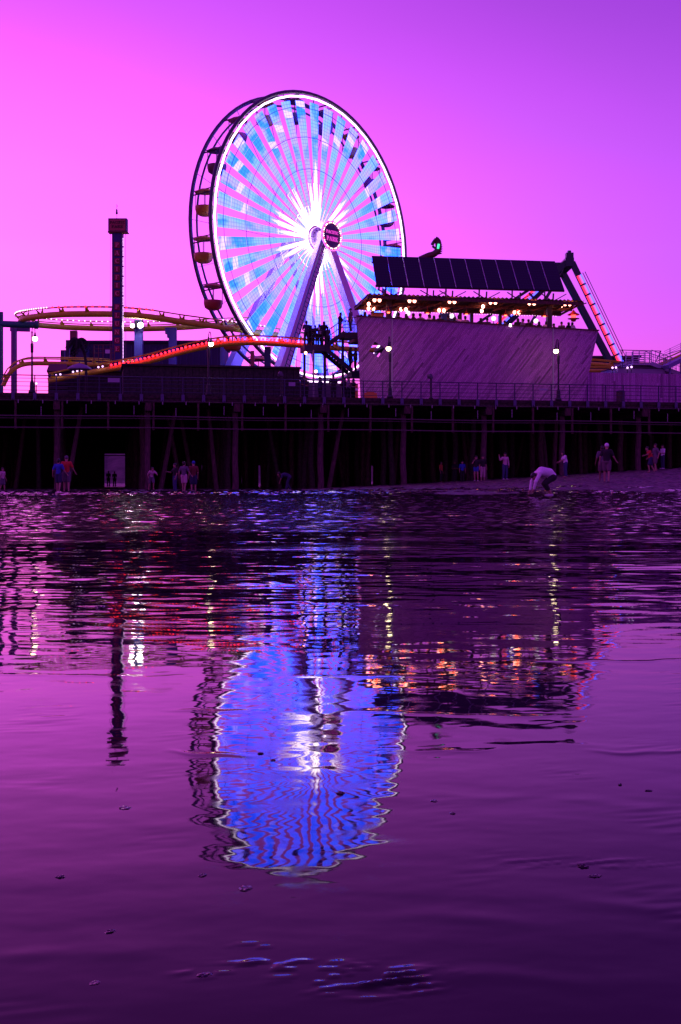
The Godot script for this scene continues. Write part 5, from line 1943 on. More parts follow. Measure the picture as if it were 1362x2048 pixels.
func make_small_things() -> void:
	var dark := paint("lamp_iron", 0.012, 0.010, 0.018, 0.45)
	# coin telescopes at the railing
	for q in [[563, 747, 0.5, "coin telescope on a post in front of the low dark building"], [862, 752, 0.5, "coin telescope on a post in front of the plank wall"]]:
		var h := on_pier(q[0], q[1], q[2])
		var t := thing("coin_telescope", q[3], "telescope", pier(h.x, DECK, q[2]), pier_turn, "coin telescopes by the railing")
		var y := h.y - DECK
		var mb := MB.new()
		mb.lathe([Vector2(0.0, 0), Vector2(0.16, 0), Vector2(0.16, 0.08), Vector2(0.075, 0.14), Vector2(0.07, y - 0.22), Vector2(0.11, y - 0.16), Vector2(0.0, y - 0.12)], Vector3.ZERO, 10)
		obj("pedestal", mb, dark, t)
		mb = MB.new()
		mb.tube([Vector3(-0.10, y, 0.32), Vector3(-0.04, y, -0.28)], [0.12, 0.16], 10)
		mb.box(Vector3(-0.06, y - 0.1, 0), Vector3(0.34, 0.16, 0.22))
		obj("scope", mb, paint("scope_grey", 0.09, 0.07, 0.12, 0.4), t)
	# round lidded bin
	var b := on_pier(1241, 800, 2.0)
	var t2 := thing("litter_bin", "brown drum litter bin standing before the low plank wall", "bin", pier(b.x, DECK, 2.0), pier_turn)
	var mb2 := MB.new()
	mb2.lathe([Vector2(0, 0), Vector2(0.27, 0), Vector2(0.29, 0.05), Vector2(0.30, 0.78), Vector2(0.28, 0.80)], Vector3.ZERO, 16)
	obj("drum", mb2, paint("bin_brown", 0.06, 0.022, 0.04, 0.6), t2)
	mb2 = MB.new()
	mb2.lathe([Vector2(0.31, 0.80), Vector2(0.31, 0.86), Vector2(0.16, 0.93), Vector2(0, 0.94)], Vector3.ZERO, 16)
	obj("lid", mb2, dark, t2)
	# orange barrier block and post
	var ob := on_pier(741, 786, 1.2)
	t2 = thing("barrier_block", "low red orange barrier block behind the railing by the plank wall", "barrier", pier(ob.x, DECK, 1.2), pier_turn)
	mb2 = MB.new()
	mb2.hexa([Vector3(-0.42, 0, 0.25), Vector3(0.42, 0, 0.25), Vector3(0.42, 0, -0.25), Vector3(-0.42, 0, -0.25), Vector3(-0.40, 0.42, 0.10), Vector3(0.40, 0.42, 0.10), Vector3(0.40, 0.42, -0.10), Vector3(-0.40, 0.42, -0.10)])
	obj("block", mb2, paint("barrier_orange", 0.48, 0.075, 0.02, 0.6), t2)
	mb2 = MB.new()
	mb2.box(Vector3(0, 0.45, 0), Vector3(0.5, 0.06, 0.12))
	obj("grip", mb2, paint("barrier_orange", 0.48, 0.075, 0.02, 0.6), t2)
	var op := on_pier(713.5, 775, 2.0)
	t2 = thing("traffic_post", "orange traffic post at the corner of the plank wall", "traffic post", pier(op.x, DECK, 2.0), pier_turn)
	mb2 = MB.new()
	mb2.lathe([Vector2(0, 0), Vector2(0.22, 0), Vector2(0.22, 0.06), Vector2(0.10, 0.10), Vector2(0.085, 0.95), Vector2(0.05, 1.0), Vector2(0, 1.0)], Vector3.ZERO, 12)
	obj("post", mb2, paint("traffic_orange", 0.52, 0.16, 0.03, 0.6), t2)
	mb2 = MB.new()
	mb2.lathe([Vector2(0.095, 0.62), Vector2(0.093, 0.76)], Vector3.ZERO, 12)
	obj("reflective_band", mb2, paint("band_white", 0.7, 0.65, 0.7, 0.4), t2)
	# white notices tied to the railing
	for q in [[227.5, 760.5, 22, 8, "white notice board on the railing below the tower"], [583.5, 768.5, 13, 7.5, "white notice on the railing before the low dark building"], [1086, 779, 18, 4, "pale narrow notice on the railing near the lamp before the plank wall"]]:
		var c := on_pier(q[0], q[1], -0.02)
		var o := thing("notice_board", q[4], "notice", pier(c.x, c.y, -0.10), pier_turn, "notices on the railing")
		var mb := MB.new()
		mb.box(Vector3.ZERO, Vector3(q[2] / 30.5, q[3] / 30.5, 0.02))
		obj("board", mb, paint("notice_pale", 0.34, 0.28, 0.38, 0.6), o)
		mb = MB.new()
		mb.box(Vector3(0, 0, -0.03), Vector3(q[2] / 36.0, 0.03, 0.04))
		obj("bracket", mb, dark, o)
	# a violet lamp low on the left of the deck
	var vl := on_pier(72.5, 767, 1.0)
	var vo := thing("deck_lamp", "small violet white lamp low on the deck beside the leftmost lamp post", "lamp", pier(vl.x, DECK, 1.0), pier_turn)
	var vm := MB.new()
	vm.ball(Vector3(0, vl.y - DECK, 0), 0.075, 8, 6)
	obj("lamp_bulb", vm, glow("track_bulb_violet", 0.85, 0.42, 1.0, 3.0), vo)
	vm = MB.new()
	vm.tube([Vector3.ZERO, Vector3(0, vl.y - DECK - 0.07, 0)], 0.03, 6)
	obj("lamp_stem", vm, dark, vo)

# ---------------------------------------------------------------- people: one smooth surface over tapered bones
# bones: [a, b, radius at a, radius at b]; the field is meshed as surface nets
func nets(bones: Array, cell: float, blend: float) -> MB:
	var lo := Vector3(1e9, 1e9, 1e9)
	var hi := -lo
	for b in bones:
		var r := maxf(b[2], b[3]) + cell * 2.0 + blend * 0.3
		for p in [b[0], b[1]]:
			lo = lo.min(p - Vector3(r, r, r)); hi = hi.max(p + Vector3(r, r, r))
	var nx := int((hi.x - lo.x) / cell) + 2
	var ny := int((hi.y - lo.y) / cell) + 2
	var nz := int((hi.z - lo.z) / cell) + 2
	var f := PackedFloat32Array()
	f.resize(nx * ny * nz)
	f.fill(9.0)
	for b in bones:
		var a: Vector3 = b[0]
		var e: Vector3 = b[1]
		var ra: float = b[2]
		var rb: float = b[3]
		var d := e - a
		var dd := maxf(d.length_squared(), 1e-9)
		var r := maxf(ra, rb) + cell * 2.0 + blend
		var mn := (a.min(e) - Vector3(r, r, r) - lo) / cell
		var mx := (a.max(e) + Vector3(r, r, r) - lo) / cell
		for z in range(maxi(0, int(mn.z)), mini(nz, int(mx.z) + 2)):
			for y in range(maxi(0, int(mn.y)), mini(ny, int(mx.y) + 2)):
				var row := (z * ny + y) * nx
				for x in range(maxi(0, int(mn.x)), mini(nx, int(mx.x) + 2)):
					var p := lo + Vector3(x, y, z) * cell
					var t := clampf((p - a).dot(d) / dd, 0.0, 1.0)
					var v := (p - a - d * t).length() - lerpf(ra, rb, t)
					var o := f[row + x]
					if o - v > blend:
						f[row + x] = v
					elif v - o < blend:
						var h := clampf(0.5 + 0.5 * (o - v) / blend, 0.0, 1.0)
						f[row + x] = lerpf(o, v, h) - blend * h * (1.0 - h) * 0.5
	var mb := MB.new()
	var id := PackedInt32Array()
	id.resize(nx * ny * nz)
	id.fill(-1)
	var st := [0, 1, nx, nx + 1, nx * ny, nx * ny + 1, nx * ny + nx, nx * ny + nx + 1]
	var cor := [Vector3(0, 0, 0), Vector3(1, 0, 0), Vector3(0, 1, 0), Vector3(1, 1, 0), Vector3(0, 0, 1), Vector3(1, 0, 1), Vector3(0, 1, 1), Vector3(1, 1, 1)]
	var edges := [[0, 1], [2, 3], [4, 5], [6, 7], [0, 2], [1, 3], [4, 6], [5, 7], [0, 4], [1, 5], [2, 6], [3, 7]]
	for z in nz - 1:
		for y in ny - 1:
			var row := (z * ny + y) * nx
			for x in nx - 1:
				var i := row + x
				var f0 := f[i]
				if absf(f0) > cell * 2.5:
					continue
				var m := 0
				for k in 8:
					if f[i + st[k]] < 0.0:
						m += 1
				if m == 0 or m == 8:
					continue
				var s := Vector3.ZERO
				var n := 0
				for e in edges:
					var fa := f[i + st[e[0]]]
					var fb := f[i + st[e[1]]]
					if (fa < 0.0) != (fb < 0.0):
						s += cor[e[0]].lerp(cor[e[1]], fa / (fa - fb))
						n += 1
				var p := lo + (Vector3(x, y, z) + s / n) * cell
				var g := Vector3(f[i + 1] - f0 + f[i + st[7]] - f[i + st[6]], f[i + nx] - f0 + f[i + st[7]] - f[i + st[5]], f[i + nx * ny] - f0 + f[i + st[7]] - f[i + st[3]])
				id[i] = mb.vert(p, g.normalized())
	for z in range(1, nz - 1):
		for y in range(1, ny - 1):
			var row := (z * ny + y) * nx
			for x in range(1, nx - 1):
				var i := row + x
				if id[i] < 0:
					continue
				for ax in 3:
					var s1: int = [1, nx, nx * ny][ax]
					var u: int = [nx, nx * ny, 1][ax]
					var w: int = [nx * ny, 1, nx][ax]
					if (f[i] < 0.0) == (f[i + s1] < 0.0):
						continue
					var a := id[i]; var b := id[i - u]; var c := id[i - u - w]; var d := id[i - w]
					if a < 0 or b < 0 or c < 0 or d < 0:
						continue
					if f[i] < 0.0:
						mb.ix.append_array(PackedInt32Array([a, c, b, a, d, c]))
					else:
						mb.ix.append_array(PackedInt32Array([a, b, c, a, c, d]))
	return mb

var head_mb: MB = null
var hair_mb := {}
var hand_mb: MB = null

func make_head() -> void:
	# head centred on the middle of the skull, looking along +z; about 0.23 m tall
	head_mb = nets([
		[Vector3(0, 0.035, -0.015), Vector3(0, 0.03, 0.01), 0.088, 0.084], [Vector3(0, -0.03, 0.03), Vector3(0, -0.085, 0.045), 0.062, 0.038],
		[Vector3(-0.035, -0.06, 0.02), Vector3(0.035, -0.06, 0.02), 0.045, 0.045],
		[Vector3(0, 0.0, 0.093), Vector3(0, -0.03, 0.108), 0.010, 0.014], [Vector3(-0.03, 0.022, 0.084), Vector3(0.03, 0.022, 0.084), 0.013, 0.013],
		[Vector3(-0.018, -0.062, 0.083), Vector3(0.018, -0.062, 0.083), 0.009, 0.009],
		[Vector3(-0.083, 0.015, 0.0), Vector3(-0.086, -0.03, 0.005), 0.014, 0.010], [Vector3(0.083, 0.015, 0.0), Vector3(0.086, -0.03, 0.005), 0.014, 0.010],
		[Vector3(0, -0.08, -0.02), Vector3(0, -0.16, -0.02), 0.05, 0.052]], 0.011, 0.018)
	hair_mb["short"] = nets([[Vector3(0, 0.05, -0.025), Vector3(0, 0.055, 0.01), 0.096, 0.088], [Vector3(0, 0.0, -0.05), Vector3(0, -0.03, -0.05), 0.075, 0.06]], 0.016, 0.02)
	hair_mb["long"] = nets([[Vector3(0, 0.05, -0.025), Vector3(0, 0.055, 0.01), 0.098, 0.090], [Vector3(0, 0.0, -0.05), Vector3(0, -0.26, -0.075), 0.088, 0.06], [Vector3(-0.06, 0.0, -0.03), Vector3(-0.075, -0.2, -0.02), 0.045, 0.025], [Vector3(0.06, 0.0, -0.03), Vector3(0.075, -0.2, -0.02), 0.045, 0.025]], 0.018, 0.025)
	hair_mb["cap"] = nets([[Vector3(0, 0.055, -0.02), Vector3(0, 0.06, 0.0), 0.098, 0.094], [Vector3(-0.04, 0.045, 0.10), Vector3(0.04, 0.045, 0.10), 0.018, 0.018], [Vector3(-0.03, 0.04, 0.145), Vector3(0.03, 0.04, 0.145), 0.014, 0.014]], 0.016, 0.02)
	hair_mb["bun"] = nets([[Vector3(0, 0.05, -0.025), Vector3(0, 0.055, 0.01), 0.096, 0.088], [Vector3(0, 0.11, -0.09), Vector3(0, 0.12, -0.09), 0.045, 0.04]], 0.016, 0.02)
	# relaxed hand: wrist at the origin, fingers along -y, palm towards +z, thumb towards +x
	var b := [[Vector3(0, 0.01, 0), Vector3(0, -0.03, 0), 0.024, 0.026], [Vector3(-0.022, -0.075, 0), Vector3(0.026, -0.078, 0), 0.017, 0.017], [Vector3(-0.016, -0.04, 0), Vector3(0.02, -0.04, 0), 0.018, 0.02]]
	var len := [0.056, 0.072, 0.078, 0.07]
	for i in 4:
		var x := -0.031 + 0.0205 * i
		var a := Vector3(x, -0.084, 0.0)
		var m := a + Vector3(0.0, -len[i] * 0.55, 0.010)
		var e := m + Vector3(0.0, -len[i] * 0.42, 0.026)
		b.append([a, m, 0.0088, 0.0082]); b.append([m, e, 0.0082, 0.0072])
	b.append([Vector3(0.022, -0.03, 0.006), Vector3(0.050, -0.062, 0.018), 0.013, 0.0105]); b.append([Vector3(0.050, -0.062, 0.018), Vector3(0.056, -0.092, 0.028), 0.0105, 0.009])
	hand_mb = nets(b, 0.0055, 0.007)

# joints of someone 1.75 m tall who stands and looks along +z
func stand() -> Dictionary:
	return {"pelvis": Vector3(0, 0.97, 0), "waist": Vector3(0, 1.10, 0), "chest": Vector3(0, 1.32, 0.0), "neck": Vector3(0, 1.49, -0.01), "head": Vector3(0, 1.635, 0.015),
		"sl": Vector3(0.18, 1.42, 0), "el": Vector3(0.235, 1.14, -0.02), "wl": Vector3(0.25, 0.89, 0.06), "sr": Vector3(-0.18, 1.42, 0), "er": Vector3(-0.235, 1.14, -0.02), "wr": Vector3(-0.25, 0.89, 0.06),
		"hl": Vector3(0.09, 0.93, 0), "kl": Vector3(0.105, 0.50, 0.02), "al": Vector3(0.11, 0.085, -0.02), "tl": Vector3(0.125, 0.03, 0.13), "hr": Vector3(-0.09, 0.93, 0), "kr": Vector3(-0.105, 0.50, 0.02), "ar": Vector3(-0.11, 0.085, -0.02), "tr": Vector3(-0.125, 0.03, 0.13)}

func pose(change: Dictionary) -> Dictionary:
	var j := stand()
	for k in change:
		j[k] = change[k]
	return j

# spec: pose, hair, skin, top, bottom, shoes (materials), short legs / short sleeves, cell
func person(label: String, at: Vector3, turn_deg: float, tall: float, j: Dictionary, look: Dictionary, group := "") -> Node3D:
	if head_mb == null:
		make_head()
	var k := tall / 1.75
	var cell: float = look.get("cell", 0.026)
	var t := thing("person", label, "person", at, deg_to_rad(turn_deg), group)
	var fat: float = look.get("girth", 1.0)
	var torso := [[j.pelvis, j.waist, 0.125 * fat, 0.115 * fat], [j.waist, j.chest, 0.115 * fat, 0.13 * fat], [j.chest + (j.sl - j.chest) * 0.45, j.chest + (j.sr - j.chest) * 0.45, 0.105, 0.105], [j.chest, j.neck, 0.10, 0.06], [j.sl, j.sr, 0.062, 0.062]]
	var arms := []
	for s in ["l", "r"]:
		arms.append([j["s" + s], j["e" + s], 0.056, 0.042])
		arms.append([j["e" + s], j["w" + s], 0.042, 0.027])
	var legs := []
	for s in ["l", "r"]:
		legs.append([j["h" + s], j["k" + s], 0.088 * lerpf(1.0, fat, 0.5), 0.058])
		legs.append([j["k" + s], j["a" + s], 0.056, 0.037])
	var feet := []
	for s in ["l", "r"]:
		feet.append([j["a" + s] + Vector3(0, -0.04, -0.02), j["t" + s], 0.038, 0.030])
	var body := nets(torso + arms + legs + feet + [[j.neck, j.head, 0.052, 0.05]], cell, 0.04)
	var face: Vector3 = look.get("face", Vector3(0, 0, 1)).normalized()
	var fx := Vector3.UP.cross(face).normalized() if absf(face.y) < 0.97 else Vector3.RIGHT
	var hb := Basis(fx, face.cross(fx), face)
	body.add(head_mb, Transform3D(hb, j.head))
	for s in ["l", "r"]:
		var d: Vector3 = (j["w" + s] - j["e" + s]).normalized()
		var px := Vector3(0, 0, 1)
		px = (px - d * px.dot(d)).normalized()
		if px.length() < 0.1:
			px = Vector3.RIGHT
		var pz := px.cross(-d)
		var m := Basis(px, -d, pz)
		if s == "r":
			m = Basis(px, -d, pz)
		body.add(hand_mb, Transform3D(m, j["w" + s]))
	obj("body", body, look.skin, t)
	var grow := func(list: Array, by: float) -> Array:
		var out := []
		for b in list:
			out.append([b[0], b[1], b[2] + by, b[3] + by])
		return out
	# shirt
	var sleeves := []
	for i in 4:
		var b: Array = arms[i]
		if i % 2 == 0:
			sleeves.append(b if not look.get("tank", false) else [b[0], b[0].lerp(b[1], 0.1), b[2], b[2]])
			if look.get("short_sleeves", true):
				sleeves[-1] = [b[0], b[0].lerp(b[1], 0.72 if not look.get("tank", false) else 0.1), b[2] + 0.008, b[3] + 0.014]
		elif not look.get("short_sleeves", true):
			sleeves.append([b[0], b[0].lerp(b[1], 0.93), b[2], b[3]])
	var shirt_t := torso.duplicate()
	shirt_t[0] = [j.pelvis.lerp(j.waist, look.get("hem", 0.1)), j.waist, 0.13 * fat, 0.115 * fat]
	shirt_t[3] = [j.chest, j.chest.lerp(j.neck, 0.75), 0.10, 0.066]
	obj("shirt", nets(grow.call(shirt_t + sleeves, 0.016), cell, 0.045), look.top, t)
	# trousers or shorts
	var pants := [[j.pelvis, j.pelvis.lerp(j.waist, 0.45), 0.128 * fat, 0.118 * fat]]
	for i in 4:
		var b: Array = legs[i]
		if look.get("shorts", false):
			if i % 2 == 0:
				pants.append([b[0], b[0].lerp(b[1], look.get("short_cut", 0.85)), b[2] + 0.008, b[3] + 0.026])
		elif i % 2 == 0:
			pants.append(b)
		else:
			pants.append([b[0], b[0].lerp(b[1], look.get("cuff", 0.95)), b[2], b[3] + 0.012])
	obj("shorts" if look.get("shorts", false) else "trousers", nets(grow.call(pants, 0.018), cell, 0.04), look.bottom, t)
	if look.has("shoes"):
		var sh := MB.new()
		for b in feet:
			var one := nets([[b[0], b[1], b[2] + 0.012, b[3] + 0.012]], cell * 0.8, 0.02)
			sh.add(one, Transform3D.IDENTITY)
		obj("shoes", sh, look.shoes, t)
	var hh: String = look.get("hair", "short")
	var hm := MB.new()
	hm.add(hair_mb[hh], Transform3D(hb, j.head))
	obj("hair" if hh != "cap" else "cap", hm, look.hair_color, t)
	t.scale = Vector3(k, k, k)
	return t

func skin(i: int) -> StandardMaterial3D:
	return [paint("skin_tan", 0.38, 0.20, 0.15, 0.55), paint("skin_brown", 0.20, 0.095, 0.065, 0.55), paint("skin_fair", 0.52, 0.31, 0.25, 0.55)][i]

func cloth(key: String, r: float, g: float, b: float) -> StandardMaterial3D:
	return grained("cloth_" + key, Color(r * 0.8, g * 0.8, b * 0.8), Color(r, g, b), Vector3(3, 3, 3), 0.9, 0.04)

# feet on the sand where the ray through the pixel column meets depth d
func sand_px(px: float, d: float) -> Vector3:
	var x := (px - 681.0) / FOCAL * d
	return Vector3(x, sand_height(x, -d, true), -d)

func make_people() -> void:
	var black := cloth("black", 0.018, 0.014, 0.018)
	var white := cloth("white", 0.88, 0.80, 0.88)
	var jeans := cloth("jeans", 0.05, 0.065, 0.16)
	var blue := cloth("blue", 0.03, 0.08, 0.42)
	var red := cloth("red", 0.55, 0.03, 0.03)
	var orange := cloth("orange", 0.42, 0.10, 0.03)
	var pink := cloth("pink", 0.60, 0.36, 0.42)
	var grey := cloth("grey", 0.14, 0.11, 0.15)
	var navy := cloth("navy", 0.03, 0.03, 0.09)
	var plaid := cloth("plaid", 0.16, 0.10, 0.13)
	var dark_hair := paint("hair_dark", 0.012, 0.008, 0.008, 0.5)
	var brown_hair := paint("hair_brown", 0.04, 0.02, 0.012, 0.5)
	var shoe_w := paint("shoe_white", 0.5, 0.45, 0.5, 0.6)
	var shoe_b := paint("shoe_black", 0.02, 0.015, 0.02, 0.6)
	# digger bending down to the wet sand, back arched, hands to the ground
	var bend := pose({"pelvis": Vector3(0, 0.66, -0.22), "waist": Vector3(0, 0.80, -0.12), "chest": Vector3(0, 0.84, 0.16), "neck": Vector3(0, 0.76, 0.33), "head": Vector3(0, 0.66, 0.43),
		"sl": Vector3(0.17, 0.79, 0.28), "el": Vector3(0.19, 0.50, 0.46), "wl": Vector3(0.13, 0.25, 0.50), "sr": Vector3(-0.17, 0.79, 0.28), "er": Vector3(-0.19, 0.50, 0.44), "wr": Vector3(-0.12, 0.22, 0.53),
		"hl": Vector3(0.10, 0.64, -0.20), "kl": Vector3(0.14, 0.42, 0.10), "al": Vector3(0.13, 0.085, -0.14), "tl": Vector3(0.15, 0.03, 0.02), "hr": Vector3(-0.10, 0.64, -0.20), "kr": Vector3(-0.14, 0.43, 0.02), "ar": Vector3(-0.13, 0.085, -0.22), "tr": Vector3(-0.15, 0.03, -0.06)})
	person("person in a white long sleeved top bending down to dig in the wet sand", sand_px(1092, 38.5), -75, 1.66, bend, {"skin": skin(0), "top": white, "bottom": black, "shoes": shoe_w, "hair_color": dark_hair, "short_sleeves": false, "face": Vector3(0, -0.7, 0.7), "cuff": 0.5, "cell": 0.02, "girth": 1.15})
	# big man in a cap and plaid shorts, with a companion behind him
	var walk := pose({"kl": Vector3(0.10, 0.50, 0.08), "al": Vector3(0.11, 0.085, 0.10), "tl": Vector3(0.12, 0.03, 0.25), "kr": Vector3(-0.10, 0.50, -0.02), "ar": Vector3(-0.11, 0.10, -0.16), "tr": Vector3(-0.12, 0.03, -0.02), "el": Vector3(0.28, 1.15, -0.08), "wl": Vector3(0.33, 0.92, 0.02), "er": Vector3(-0.30, 1.16, 0.02), "wr": Vector3(-0.40, 0.97, 0.14)})
	person("big man in a pale cap, dark shirt and plaid shorts walking away", sand_px(1213.5, 58), 160, 1.84, walk, {"skin": skin(0), "top": black, "bottom": plaid, "hair": "cap", "hair_color": white, "shorts": true, "girth": 1.25, "cell": 0.024})
	person("companion in a dark top and shorts half hidden behind the big man", sand_px(1204.5, 59.5), 175, 1.72, walk, {"skin": skin(1), "top": grey, "bottom": plaid, "hair_color": dark_hair, "shorts": true})
	# woman who photographs with a raised phone
	var raise := pose({"er": Vector3(-0.40, 1.28, 0.10), "wr": Vector3(-0.50, 1.50, 0.16), "el": Vector3(0.26, 1.15, -0.03), "wl": Vector3(0.25, 0.92, 0.05)})
	person("person in a pale pink sweater and jeans raising a phone", sand_px(1010, 77), 20, 1.72, raise, {"skin": skin(0), "top": pink, "bottom": jeans, "shoes": shoe_w, "hair_color": dark_hair, "short_sleeves": false})
	# pair to the left of her
	var hand_up := pose({"er": Vector3(-0.22, 1.24, 0.18), "wr": Vector3(-0.06, 1.46, 0.22)})
	person("person in blue shorts and black top with a hand at the face", sand_px(952.5, 76.5), -25, 1.62, hand_up, {"skin": skin(0), "top": black, "bottom": blue, "shoes": shoe_w, "hair": "long", "hair_color": dark_hair, "shorts": true, "short_cut": 0.4})
	person("person in a black shirt and rolled pink trousers beside blue shorts", sand_px(965.5, 77.5), 15, 1.66, stand(), {"skin": skin(0), "top": black, "bottom": pink, "hair_color": dark_hair, "cuff": 0.45})
	# children by the piles
	var fold := pose({"el": Vector3(0.24, 1.14, 0.06), "wl": Vector3(0.05, 1.16, 0.20), "er": Vector3(-0.24, 1.14, 0.06), "wr": Vector3(-0.05, 1.13, 0.20)})
	person("person in an orange shirt standing by a dark pile", sand_px(882, 82), 60, 1.42, stand(), {"skin": skin(1), "top": orange, "bottom": black, "hair_color": dark_hair})
	person("person in dark clothes with folded arms beside the blue T-shirt", sand_px(909.5, 84), 0, 1.48, fold, {"skin": skin(1), "top": black, "bottom": black, "hair_color": dark_hair})
	person("person in a bright blue T-shirt and dark trousers by the piles", sand_px(924.5, 81), 10, 1.46, stand(), {"skin": skin(0), "top": blue, "bottom": black, "hair_color": dark_hair})
	# right of the digger
	person("person in a white top and jeans leaning forward behind the digger", sand_px(1131, 74), -80, 1.62, pose({"chest": Vector3(0, 1.30, 0.08), "neck": Vector3(0, 1.46, 0.14), "head": Vector3(0, 1.60, 0.20), "sl": Vector3(0.18, 1.39, 0.08), "sr": Vector3(-0.18, 1.39, 0.08), "el": Vector3(0.22, 1.16, 0.22), "wl": Vector3(0.2, 1.05, 0.42), "er": Vector3(-0.22, 1.16, 0.2), "wr": Vector3(-0.2, 1.03, 0.40)}), {"skin": skin(0), "top": white, "bottom": jeans, "hair": "long", "hair_color": dark_hair})
	person("person in a white T-shirt and dark trousers alone at the far right", sand_px(1325.5, 83), -70, 1.66, fold, {"skin": skin(0), "top": white, "bottom": navy, "shoes": shoe_w, "hair_color": dark_hair})
	var run := pose({"chest": Vector3(0, 1.28, 0.10), "neck": Vector3(0, 1.43, 0.17), "head": Vector3(0, 1.56, 0.24), "sl": Vector3(0.18, 1.37, 0.11), "sr": Vector3(-0.18, 1.37, 0.11), "el": Vector3(0.30, 1.20, 0.30), "wl": Vector3(0.25, 1.12, 0.52), "er": Vector3(-0.26, 1.15, -0.08), "wr": Vector3(-0.28, 0.98, 0.05), "kl": Vector3(0.10, 0.52, 0.18), "al": Vector3(0.10, 0.12, 0.12), "tl": Vector3(0.11, 0.05, 0.27), "kr": Vector3(-0.10, 0.50, -0.10), "ar": Vector3(-0.10, 0.12, -0.32), "tr": Vector3(-0.11, 0.03, -0.20)})
	person("person in a red top stooping as they run across the sand", sand_px(1301, 73), -80, 1.66, run, {"skin": skin(0), "top": red, "bottom": navy, "hair_color": dark_hair, "shorts": true})
	person("person in dark shorts walking just behind the red top", sand_px(1311, 75), -70, 1.70, walk, {"skin": skin(0), "top": grey, "bottom": plaid, "hair_color": brown_hair, "shorts": true})
	# left group
	person("man in a bright red shirt and cap walking left of the opening", sand_px(133, 60), 190, 1.80, walk, {"skin": skin(0), "top": red, "bottom": grey, "hair": "cap", "hair_color": grey, "shorts": true, "girth": 1.1})
	person("person in blue shirt and blue shorts beside the red shirt", sand_px(117, 59.5), 170, 1.62, walk, {"skin": skin(0), "top": blue, "bottom": navy, "hair_color": dark_hair, "shorts": true})
	person("child at the left edge of the beach in a pink top", sand_px(5, 66), 60, 1.30, walk, {"skin": skin(0), "top": pink, "bottom": grey, "hair_color": dark_hair, "shorts": true})
	person("child in a pink top crouching forward near the open bay", sand_px(303, 64), 30, 1.25, run, {"skin": skin(0), "top": pink, "bottom": grey, "hair_color": dark_hair, "shorts": true})
	person("person in pale baggy shorts and grey shirt on the wet sand", sand_px(368, 61), 165, 1.50, walk, {"skin": skin(0), "top": grey, "bottom": pink, "hair_color": dark_hair, "shorts": true, "girth": 1.1})
	person("person in jeans holding out a phone beside the pale shorts", sand_px(350, 62), -60, 1.48, pose({"er": Vector3(-0.24, 1.20, 0.18), "wr": Vector3(-0.16, 1.25, 0.42)}), {"skin": skin(0), "top": black, "bottom": jeans, "hair_color": dark_hair})
	person("person in a blue cap and dark red shirt beside the pale shorts", sand_px(387, 62.5), 200, 1.66, stand(), {"skin": skin(0), "top": cloth("wine", 0.16, 0.02, 0.03), "bottom": navy, "hair": "cap", "hair_color": blue, "shorts": true})
	var stoop := pose({"pelvis": Vector3(0, 0.90, -0.12), "waist": Vector3(0, 1.00, -0.02), "chest": Vector3(0, 1.05, 0.22), "neck": Vector3(0, 1.06, 0.42), "head": Vector3(0, 1.08, 0.57), "sl": Vector3(0.18, 1.04, 0.34), "sr": Vector3(-0.18, 1.04, 0.34), "el": Vector3(0.2, 0.80, 0.42), "wl": Vector3(0.15, 0.58, 0.50), "er": Vector3(-0.2, 0.80, 0.42), "wr": Vector3(-0.15, 0.58, 0.50), "hl": Vector3(0.1, 0.88, -0.10), "hr": Vector3(-0.1, 0.88, -0.10), "al": Vector3(0.14, 0.085, 0.10), "tl": Vector3(0.15, 0.03, 0.25), "ar": Vector3(-0.14, 0.085, -0.20), "tr": Vector3(-0.15, 0.03, -0.05)})
	person("dim person stooping forward in dark clothes under the pier", sand_px(575, 70), -85, 1.55, stoop, {"skin": skin(1), "top": navy, "bottom": navy, "hair_color": dark_hair})
	person("silhouetted person standing in the open bay under the pier", sand_px(229, 132), 0, 1.70, stand(), {"skin": skin(1), "top": black, "bottom": black, "hair_color": dark_hair, "cell": 0.035})
	person("silhouetted person at the edge of the open bay under the pier", sand_px(217, 130), 30, 1.70, stand(), {"skin": skin(1), "top": black, "bottom": black, "hair_color": dark_hair, "cell": 0.035})
	# terrace: a few figures built once and copied along the wall
	var lean := pose({"el": Vector3(0.26, 1.15, 0.14), "wl": Vector3(0.12, 1.08, 0.34), "er": Vector3(-0.26, 1.15, 0.14), "wr": Vector3(-0.12, 1.10, 0.34), "head": Vector3(0.0, 1.62, 0.06)})
	var drink := pose({"er": Vector3(-0.28, 1.20, 0.16), "wr": Vector3(-0.12, 1.40, 0.26), "el": Vector3(0.27, 1.15, 0.1), "wl": Vector3(0.14, 1.08, 0.32)})
	var grey2 := cloth("lilac", 0.30, 0.22, 0.32)
	var kinds := [
		[lean, {"top": black, "bottom": black, "hair": "short"}], [lean, {"top": black, "bottom": black, "hair": "long"}], [drink, {"top": grey2, "bottom": black, "hair": "short"}],
		[lean, {"top": white, "bottom": black, "hair": "long"}], [drink, {"top": navy, "bottom": black, "hair": "bun"}], [stand(), {"top": grey, "bottom": black, "hair": "cap"}]]
	var first := []
